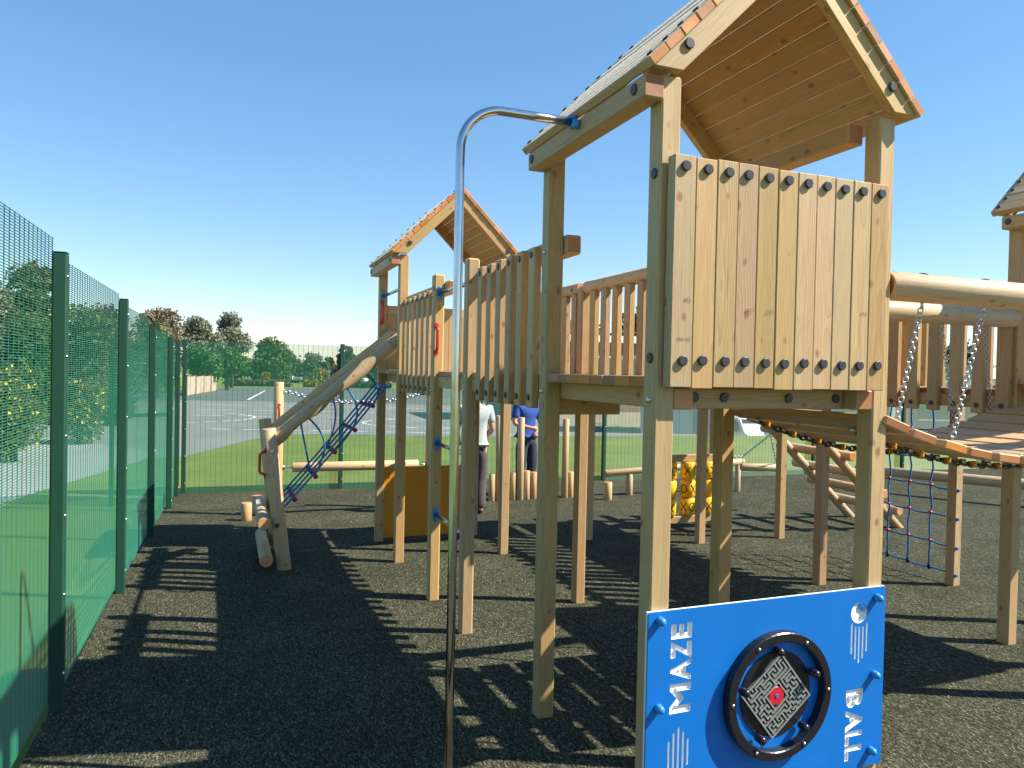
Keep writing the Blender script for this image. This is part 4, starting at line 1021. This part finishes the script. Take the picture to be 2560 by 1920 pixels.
person((2.93, 8.42, gz(2.9, 8.4)), R(12), 'person in a bright blue top and dark jeans standing behind the palisade logs', 1.76, 'blue_shirt', 'jeans',
       {'l': ((-.185, 0, 1.42), (-.27, -.04, 1.16), (-.06, -.22, 1.10), (.01, -.24, 1.09)), 'r': ((.185, 0, 1.42), (.25, -.05, 1.15), (.10, -.22, 1.06), (.04, -.25, 1.03))}, .10)

# ------------------------------------------------------------------ vegetation
def cards(lobes, n_, size, org, flatz=.85, shell=.55):
    """leaf cards through ellipsoid lobes: (cx,cy,cz,rx,ry,rz)"""
    vol = np.array([l[3]*l[4]*l[5] for l in lobes])**.67; pr = vol/vol.sum(); L = np.array(lobes)
    k = rng.choice(len(lobes), n_, p=pr); d = rng.normal(size=(n_, 3)); d /= np.linalg.norm(d, axis=1)[:, None]
    rad = (shell+(1-shell)*rng.random(n_)**.6)*(1+.10*rng.normal(size=n_)); P = L[k, :3]+d*rad[:, None]*L[k, 3:]-np.array(org)
    a = rng.normal(size=(n_, 3))+d*.6; a /= np.linalg.norm(a, axis=1)[:, None]; b_ = np.cross(a, rng.normal(size=(n_, 3))); b_ /= np.linalg.norm(b_, axis=1)[:, None]; c = np.cross(a, b_)
    s = size*(.5+rng.random(n_)*.9); u = b_*s[:, None]; v = c*(s*flatz)[:, None]
    co_ = np.stack([P-u, P-v*.75+u*.1, P+u, P+v*.75+u*.1], 1).reshape(-1, 3)
    me = bpy.data.meshes.new('crown'); me.vertices.add(n_*4); me.vertices.foreach_set('co', co_.ravel())
    me.loops.add(n_*4); me.loops.foreach_set('vertex_index', np.arange(n_*4)); me.polygons.add(n_)
    me.polygons.foreach_set('loop_start', np.arange(n_)*4); me.polygons.foreach_set('loop_total', np.full(n_, 4)); me.update(calc_edges=True); me.validate(); return me
def tree(name, x, y, lobes, n_, size, mat, label, cat='tree', trunk=.2, group=None, extra=None, shell=.55):
    z0 = gz(x, y); t = thing(name, (x, y, z0), label, cat, group)
    org = (x, y, z0); LL = [(x+a, y+b_, z0+c, d, e, f) for a, b_, c, d, e, f in lobes]
    me = cards(LL, n_, size, org, shell=shell); me.materials.append(MATS[mat]); place('crown', me, t, Matrix.Translation(org))
    if trunk:
        top = max(LL, key=lambda q: q[2])
        log('trunk', t, (x, y, z0-.2), (x+.3*trunk, y, z0+max(.5, (top[2]-z0)*.85)), trunk, 'bark', 10, .01, trunk*.35)
        for i, l in enumerate(LL[:7]):
            b0 = (x, y, z0+(l[2]-z0)*.45); log('limb', t, b0, (l[0], l[1], l[2]), trunk*.4, 'bark', 7, .005, trunk*.1)
    if extra:
        for nm, mt, nn, ss in extra:
            e = cards(LL, nn, ss, org, shell=.85); e.materials.append(MATS[mt]); place(nm, e, t, Matrix.Translation(org), kind='stuff')
    return t
def lob(n_, rx, ry, z0, z1, r, seed, taper=.6):
    q = np.random.default_rng(seed); out = []
    for i in range(n_):
        h = q.random(); k = 1-taper*abs(h-.35)*1.4; a = q.random()*6.283; m = math.sqrt(q.random()); rr = r*(.6+.7*q.random())
        out.append((math.cos(a)*rx*m*k, math.sin(a)*ry*m*k, z0+(z1-z0)*h, rr, rr, rr*.8))
    return out
def ray(sx, sy, dist):                                    # helper: point seen at photo pixel (2560 scale) at a given depth
    return CAM+(fw+r2*((sx-1280)/FPX)-u2*((sy-960)/FPX))*dist
def ft(sx, depth): p = ray(sx, 930, depth); return p.x, p.y
G_F = 'trees beyond the far end of the court'
def far_tree(sx, depth, top_sy, wpx, mat, label, n_=2600, base_sy=None, rl=None, seed=0, size=None, shell=.5, trunk=.25, name='tree', lobn=14, bottom=.12):
    x, y = ft(sx, depth); zt = ray(sx, top_sy, depth).z; z0 = gz(x, y); h = zt-z0; wd = wpx/FPX*depth/2
    rr = rl or wd*.42
    zb = z0+h*bottom
    if base_sy: zb = ray(sx, base_sy, depth).z
    tree(name, x, y, lob(lobn, max(wd-rr*.8, .1), max(wd-rr*.8, .1)*.8, zb-z0+rr*.5, h-rr*.75, rr, seed), n_, size or depth*.0026, mat, label, trunk=trunk, group=G_F, shell=shell)
far_tree(690, 128, 848, 130, 'leaf_mid', 'big round dense tree at the far end of the court, rust tinged on top', 5200, seed=3, lobn=20)
far_tree(492, 92, 782, 128, 'leaf_grey_haze', 'tall airy grey-green tree, left of the pair above the round bright trees', 6500, base_sy=905, rl=1.2, seed=5, lobn=26, size=.17, shell=.3)
far_tree(580, 96, 774, 118, 'leaf_grey_haze', 'tallest airy tree, right of the pair, with sky showing through its crown', 6500, base_sy=905, rl=1.2, seed=8, lobn=26, size=.17, shell=.3)
far_tree(392, 84, 765, 150, 'leaf_rust', 'reddish brown tree just left of the tall airy pair', 4200, base_sy=880, rl=1.7, seed=9, lobn=18, size=.2)
far_tree(500, 78, 862, 122, 'leaf_bright', 'bright green round tree above the cream wall, left of two', 3600, base_sy=950, seed=12, lobn=16, size=.17)
far_tree(568, 82, 866, 104, 'leaf_bright', 'bright green round tree above the end of the cream wall, right of two', 3200, base_sy=938, seed=15, lobn=16, size=.17)
far_tree(785, 150, 880, 70, 'leaf_grey_haze', 'pale feathery tree just right of the big round tree', 2200, seed=18, size=.32)
far_tree(640, 150, 900, 60, 'leaf_dark', 'dark tree filling the gap left of the big round tree', 2000, seed=19)
far_tree(822, 150, 890, 50, 'leaf_olive', 'small olive tree behind the white car', 1500, seed=20)
far_tree(865, 140, 866, 62, 'leaf_purple', 'purple-brown tree beside the second back fence post', 2400, seed=21)
far_tree(742, 165, 905, 120, 'leaf_dark', 'low dark tree behind the two pale cars', 2600, seed=23)
far_tree(930, 170, 888, 110, 'leaf_mid', 'green tree behind the log ramp below the far tower', 2400, seed=24)
far_tree(1060, 170, 880, 150, 'leaf_dark', 'dark tree behind the far tower, seen between its posts', 2600, seed=25)
far_tree(800, 145, 918, 50, 'leaf_yellow', 'yellowing shrub behind the parked cars', 1000, seed=26, trunk=.1)
far_tree(664, 118, 930, 34, 'leaf_yellow', 'orange-yellow bush left of the red car', 900, seed=27, trunk=.08, bottom=.02)
for i, (sx, ty, wp, mt, nm) in enumerate(((600, 893, 110, 'leaf_mid', 'green'), (668, 905, 90, 'leaf_olive', 'olive'), (728, 896, 100, 'leaf_dark', 'dark green'), (800, 902, 90, 'leaf_mid', 'green'), (880, 896, 120, 'leaf_olive', 'olive'), (985, 886, 120, 'leaf_mid', 'green'), (1110, 892, 130, 'leaf_olive', 'olive'), (1230, 886, 140, 'leaf_mid', 'green'), (1345, 890, 120, 'leaf_dark', 'dark green'))):
    far_tree(sx, 205, ty, wp, mt, nm+' tree in the farthest tree line, '+('below the tall airy pair', 'left of the big round tree', 'behind the pale cars', 'behind the notice board', 'above the red roofed house', 'left of the far tower', 'behind the far tower', 'behind the slatted walkway', 'behind the near tower post')[i], 2600, seed=80+i, size=.42, lobn=12, bottom=.0)
# dark trees behind the school buildings on the right
for i, (sx, d, ty, wp, mt, lb) in enumerate(((1470, 62, 770, 190, 'leaf_dark', 'dark tree behind the brick building, seen through the walkway slats'), (1610, 66, 765, 200, 'leaf_dark', 'dark tree right of the first behind the brick building'), (1780, 60, 800, 200, 'leaf_mid', 'tree behind the front board wall of the nearest tower'), (2260, 52, 842, 160, 'leaf_dark', 'dark tree behind the low pavilion, left of two'), (2420, 54, 850, 200, 'leaf_dark', 'dark tree behind the low pavilion, right of two'), (1990, 60, 830, 240, 'leaf_dark', 'tree behind the chain bridge and board wall'))):
    far_tree(sx, d, ty, wp, mt, lb, 3800, seed=40+i, size=.17, lobn=18, bottom=.05)
# hedge and trees beyond the path on the left
G_H = 'bushes and trees beyond the path on the left'
def near_bush(sx, depth, top_sy, wpx, mat, label, n_, size, seed, base=.02, name='bush', extra=None, rl=None, lobn=18, shell=.5, trunk=.12):
    x, y = ft(sx, depth); zt = ray(sx, top_sy, depth).z; z0 = gz(x, y); h = zt-z0; wd = wpx/FPX*depth/2; rr = rl or min(wd*.5, h*.35)
    tree(name, x, y, lob(lobn, max(wd-rr*.7, .1), max(wd-rr*.7, .1), h*base+rr*.7, h-rr*.8, rr, seed, .25), n_, size, mat, label, 'tree' if name == 'tree' else 'bush', trunk, G_H, extra, shell)
near_bush(70, 22, 655, 130, 'leaf_olive', 'tall loose tree rising above the hedge in the first fence panel', 5200, .075, 61, .45, 'tree', rl=.5)
near_bush(-40, 21, 690, 150, 'leaf_rust', 'reddish tree at the left edge of the picture', 5000, .075, 62, .35, 'tree', rl=.6)
near_bush(60, 19, 760, 190, 'leaf_mid', 'dense green hedge bush behind the fence in the first panel', 9000, .06, 63, lobn=26)
near_bush(-80, 18, 790, 190, 'leaf_dark', 'dark hedge bush at the far left behind the fence', 6000, .06, 64)
near_bush(215, 27, 765, 150, 'leaf_mid', 'dense green hedge bush behind the second fence panel', 8000, .07, 65, lobn=26)
near_bush(255, 33, 750, 90, 'leaf_purple', 'dark brownish tree above the hedge in the second fence panel', 4000, .09, 66, .45, 'tree', rl=.7)
near_bush(300, 40, 800, 130, 'leaf_olive', 'olive hedge bush behind the third fence panel', 6000, .1, 67, lobn=22)
near_bush(395, 55, 800, 120, 'leaf_mid', 'green bush behind the fourth and fifth fence panels', 5000, .13, 68)
near_bush(30, 15.5, 915, 180, 'leaf_olive', 'low flowering bush with yellow blooms behind the first fence panel', 5000, .045, 69, extra=[('flowers', 'petal_yellow', 620, .042)], shell=.6)
near_bush(-90, 14.5, 920, 140, 'leaf_olive', 'low flowering bush with yellow blooms at the left edge', 3500, .045, 70, extra=[('flowers', 'petal_yellow', 300, .042)], shell=.6)
near_bush(200, 19.5, 945, 130, 'leaf_olive', 'low flowering bush with yellow blooms behind the second fence panel', 4200, .05, 71, extra=[('flowers', 'petal_yellow', 520, .048)], shell=.6)
near_bush(290, 26, 975, 90, 'leaf_dark', 'low dark bush beside the path behind the second fence post', 3000, .06, 72)
# low hedge at the end of the court
hx = [ft(s, 118) for s in (580, 640, 705, 770, 840, 900, 970)]
for i, (s, mt, lb) in enumerate(((610, 'twig', 'low twiggy hedge at the end of the court, below the orange bush'), (690, 'twig', 'low twiggy hedge at the end of the court, below the red car'), (778, 'leaf_yellow', 'low yellow-flowered shrub in front of the white car'), (850, 'twig', 'low twiggy hedge at the end of the court, right of the yellow shrub'), (930, 'leaf_dark', 'low dark hedge at the court end, behind the blue net'))):
    wp = (92, 70, 34, 84, 90)[i]; x, y = ft(s, 112); z0 = gz(x, y); wd = wp/FPX*112/2
    tree('hedge', x, y, [(RV.x*k*wd, RV.y*k*wd, .42, wd*.34, 1.0, .58) for k in (-.75, -.25, .25, .75)], 1800, .2, mt, lb, 'hedge', 0, G_F, None, .6)

# ------------------------------------------------------------------ far wall, buildings, cars, signs
def wall_dir(a, b_): d = (Vector(b_)-Vector(a)).normalized(); return d, math.atan2(d.y, d.x)
cw = thing('garden_wall', (-4.6, 66, gz(-4.6, 66)), 'low cream wall in panels along the far left side of the court', 'wall')
a, b_ = Vector((-4.75, 64)), Vector((-2.7, 84)); d, ang = wall_dir(a, b_); L = (b_-a).length
for i in range(4):
    p = a+d*(L*i/4); M = rot_at((p.x, p.y, gz(p.x, p.y)-.05), ang)
    place('wall_panel', boxesmesh([(0.1, L/4-.12, -.06, .06, 0, 1.55)], 'cream_wall'), cw, M); place('pier', boxesmesh([(-.12, .1, -.12, .12, 0, 1.7)], 'orange_brick'), cw, M)
bo = thing('bollard', (*ft(565, 104), gz(*ft(565, 104))), 'green bollard shaped like a pencil with a pale yellow tip at the court end', 'bollard')
x, y = ft(565, 104); z0 = gz(x, y); log('shaft', bo, (x, y, z0-.1), (x, y, z0+.72), .165, 'bright_green' if 'bright_green' in MATS else (flat('bright_green', (.02, .30, .13), .5) and 'bright_green'), 12)
log('tip', bo, (x, y, z0+.72), (x, y, z0+1.12), .165, 'cream_wall', 12, .002, .03)
def car(sx, depth, rz_, mat, label, scale=1.0, dz=0, van=False):
    x, y = ft(sx, depth); z0 = gz(x, y)+dz; t = thing('parked_car', (x, y, z0), label, 'car', 'parked cars', rz_); M = WM[t.name] @ Matrix.Scale(scale, 4)
    prof = [(-2.05, .35), (-2.1, .75), (-1.95, .95), (-1.0, 1.05), (-.35, 1.48), (1.1, 1.5), (1.75, 1.08), (2.05, .95), (2.05, .35)] if not van else [(-2.3, .4), (-2.3, .95), (-2.1, 1.1), (-1.2, 1.2), (-.7, 1.8), (.6, 1.82), (.75, 1.15), (2.3, 1.12), (2.3, .4)]
    bm = bmesh.new(); V = []
    for sg in (-1, 1): V.append([bm.verts.new((px, sg*(.86 if pz < 1.12 else .70), pz)) for px, pz in prof])
    n_ = len(prof); bm.faces.new(V[0]); bm.faces.new(V[1][::-1])
    for i in range(n_): bm.faces.new((V[0][i], V[1][i], V[1][(i+1) % n_], V[0][(i+1) % n_]))
    bmesh.ops.recalc_face_normals(bm, faces=bm.faces); bmesh.ops.bevel(bm, geom=list(bm.edges), offset=.05, segments=2, affect='EDGES')
    place('body', fin(bm, 'body', mat), t, M)
    def pane(pts):
        bm = bmesh.new(); bm.faces.new([bm.verts.new(p_) for p_ in pts]); bmesh.ops.solidify(bm, geom=bm.faces, thickness=.02); place('window', fin(bm, 'window', 'glass'), t, M)
    if not van:
        pane([(-.97, -.62, 1.08), (-.97, .62, 1.08), (-.40, .58, 1.46), (-.40, -.58, 1.46)]); pane([(1.72, -.62, 1.12), (1.17, -.58, 1.47), (1.17, .58, 1.47), (1.72, .62, 1.12)])
        for sg in (-1, 1): pane([(-.8, sg*.80, 1.12), (-.3, sg*.735, 1.42), (1.0, sg*.735, 1.43), (1.5, sg*.80, 1.12)])
    else:
        pane([(.70, -.6, 1.2), (.63, -.58, 1.74), (.63, .58, 1.74), (.70, .6, 1.2)]); pane([(-1.17, -.62, 1.22), (-1.17, .62, 1.22), (-.74, .58, 1.76), (-.74, -.58, 1.76)])
        for sg in (-1, 1): pane([(-1.0, sg*.83, 1.22), (-.62, sg*.735, 1.72), (.5, sg*.735, 1.74), (.6, sg*.83, 1.22)])
    for px in (-1.3, 1.3):
        for sg in (-1, 1):
            c = M @ Vector((px, sg*.74, .32)); e = M @ Vector((px, sg*.90, .32)); wh = log('wheel', t, c, e, .32, 'tyre', 16, .03); log('hub', wh, e, M @ Vector((px, sg*.915, .32)), .18, 'car_silver', 10, .005)
    for sg in (-1, 1): boxes('headlight', t, [(-2.13, -2.06, sg*.6-.12, sg*.6+.12, .68, .82)], 'white_core', M)
    return t
ang_cam = math.atan2(-fw.y, -fw.x)
car(688, 150, ang_cam+.5+math.pi, 'car_red', 'red parked car beside the orange-yellow bush, far beyond the court', dz=.35)
car(721, 152, ang_cam+.12+math.pi, 'car_white', 'white parked car, left of the two pale cars beyond the court', dz=.35)
car(754, 150, ang_cam+math.pi-.15, 'car_silver', 'silver parked car behind the yellow-flowered shrub', dz=.35)
car(893, 146, ang_cam+1.3, 'car_white', 'white parked car seen just below the log ramp', dz=.3)
car(1868, 33, ang_cam+math.pi+.15, 'car_white', 'white pickup parked beyond the grass bank, seen under the tower deck', van=True, dz=0)
sg_ = thing('notice_board', (*ft(788, 140), gz(*ft(788, 140))), 'green notice board on two white posts beyond the court', 'sign')
x, y = ft(788, 140); z0 = gz(x, y)+.4
Ms = rot_at((x, y, z0), math.atan2(RV.y, RV.x))
for sx_ in (-.38, .38): place('post', boxesmesh([(sx_-.05, sx_+.05, -.05, .05, -.6, 2.1)], 'white_paint'), sg_, Ms)
place('board', boxesmesh([(-.32, .32, -.03, .03, 1.15, 2.05)], 'sign_green'), sg_, Ms)
s2 = thing('road_sign', (*ft(823, 140), gz(*ft(823, 140))), 'pair of small white sign plates on one pole beyond the court', 'sign')
x, y = ft(823, 140); Ms = rot_at((x, y, gz(x, y)+.4), math.atan2(RV.y, RV.x))
place('pole', boxesmesh([(-.05, .05, -.05, .05, -.6, 2.5)], 'white_paint'), s2, Ms)
for k in (-1, 1): place('plate', boxesmesh([(k*.22-.19, k*.22+.19, -.09, -.06, 1.9, 2.4)], 'white_core'), s2, Ms)
hs_ = thing('house', (*ft(928, 175), gz(*ft(928, 175))), 'house with a red tiled roof behind the far trees', 'house')
x, y = ft(928, 175); z0 = gz(x, y); Mh = rot_at((x, y, z0), math.atan2(RV.y, RV.x))
place('wall', boxesmesh([(-4, 4, 0, 6, -.5, 2.9)], 'orange_brick'), hs_, Mh)
bm = bmesh.new(); V = [bm.verts.new(v) for v in ((-4.4, -.5, 2.8), (4.4, -.5, 2.8), (4.4, 6.5, 2.8), (-4.4, 6.5, 2.8), (-2.2, 3, 5.1), (2.2, 3, 5.1))]
for f in ((0, 1, 5, 4), (2, 3, 4, 5), (1, 2, 5), (3, 0, 4), (3, 2, 1, 0)): bm.faces.new([V[i] for i in f])
place('roof', fin(bm, 'roof', 'roof_tile'), hs_, Mh)
for k in (-2, 1.4): place('window', boxesmesh([(k, k+1.2, -.05, -.003, .9, 2.1)], 'glass'), hs_, Mh)

sb = thing('school_building', (10.6, 28.4, gz(10.6, 28)), 'single-storey red brick building with a white fascia beyond the grass', 'building')
Mb = rot_at((10.6, 28.4, 0), R(-6)); zb = gz(10, 28)
place('wall', boxesmesh([(0, 9.5, 0, 6, zb-.3, 3.24)], 'brick'), sb, Mb); place('fascia', boxesmesh([(-.2, 9.7, -.25, 6.1, 3.24, 3.56)], 'white_paint'), sb, Mb)
place('roof', boxesmesh([(-.15, 9.65, -.2, 6.05, 3.565, 3.62)], 'tyre'), sb, Mb)
for k in range(4):
    w0 = place('window', boxesmesh([(.9+k*2.2, 2.5+k*2.2, -.06, -.004, 1.0, 2.6)], 'white_paint'), sb, Mb)
    for j in range(2): place('pane', boxesmesh([(.97+k*2.2+j*.76, 1.67+k*2.2+j*.76, -.075, -.063, 1.07, 2.53)], 'glass'), w0, Mb)
place('plinth', boxesmesh([(-.03, 9.53, -.03, -.002, zb-.3, zb+.35)], 'cream_wall'), sb, Mb)
gr = thing('garage_block', (12.6, 20.4, gz(12.6, 20)), 'blue-grey panelled garage with white corner trim, seen under the tower deck', 'building')
Mg = rot_at((12.5, 20.75, 0), R(-14)); zb = gz(12.5, 20)
for k in range(3): place('wall_panel', boxesmesh([(.0+k*.72, .70+k*.72, 0, .08, zb-.2, 2.3)], 'panel_blue'), gr, Mg)
place('corner_trim', boxesmesh([(2.17, 2.32, -.05, .1, zb-.2, 2.35)], 'white_paint'), gr, Mg)
place('roof', boxesmesh([(-.1, 2.4, -.1, 3.1, 2.36, 2.5)], 'white_paint'), gr, Mg); place('side_wall', boxesmesh([(2.17, 2.30, .11, 3, zb-.6, 2.3)], 'render_pink'), gr, Mg)
rb_ = thing('rendered_building', (*ft(1900, 46), gz(*ft(1900, 46))), 'pale pink rendered building behind the white pickup', 'building')
x, y = ft(1900, 46); Mr = rot_at((x, y, 0), math.atan2(RV.y, RV.x))
place('wall', boxesmesh([(-3.6, 5, 0, 5, gz(x, y)-1, 2.4)], 'render_pink'), rb_, Mr); place('roof', boxesmesh([(-3.8, 5.2, -.2, 5.2, 2.41, 2.65)], 'tyre'), rb_, Mr)
for k in (-2.2, .6, 3.0): place('window', boxesmesh([(k, k+1.3, -.05, -.003, .3, 1.6)], 'glass'), rb_, Mr)
pv = thing('pavilion', (19, 22.5, gz(19, 22.5)), 'low dark pavilion with a white fascia behind the chain bridge', 'building')
Mp = rot_at((22.2, 21.4, 0), R(-26)); zb = gz(24, 21)
place('wall', boxesmesh([(0, 16, 0, 4, zb-2, 1.62)], 'brick'), pv, Mp); place('fascia', boxesmesh([(-.2, 16.2, -.3, 4.1, 1.63, 1.86)], 'white_paint'), pv, Mp)
place('roof', boxesmesh([(-.15, 16.15, -.25, 4.05, 1.865, 1.9)], 'tyre'), pv, Mp)
for k in range(6):
    w0 = place('window', boxesmesh([(.9+k*2.5, 2.9+k*2.5, -.05, -.004, .2, 1.3)], 'glass'), pv, Mp); place('sill', boxesmesh([(.85+k*2.5, 2.95+k*2.5, -.10, -.056, .12, .19)], 'white_paint'), w0, Mp)
gr['label'] = 'blue-grey panelled garage with white corner trim, seen under the tower deck'
sn = thing('banner_sign', (*ft(2250, 24), gz(*ft(2250, 24))), 'small white and red sign standing behind the chain bridge', 'sign')
x, y = ft(2250, 24); Ms = rot_at((x, y, gz(x, y)), math.atan2(RV.y, RV.x))
for k in (-.25, .25): place('post', boxesmesh([(k-.03, k+.03, 0, .05, -.3, 1.2)], 'white_paint'), sn, Ms)
place('board', boxesmesh([(-.3, .13, -.03, -.003, .35, 1.15)], 'white_core'), sn, Ms); place('board', boxesmesh([(.133, .3, -.03, -.003, .35, 1.15)], 'red_plastic'), sn, Ms)
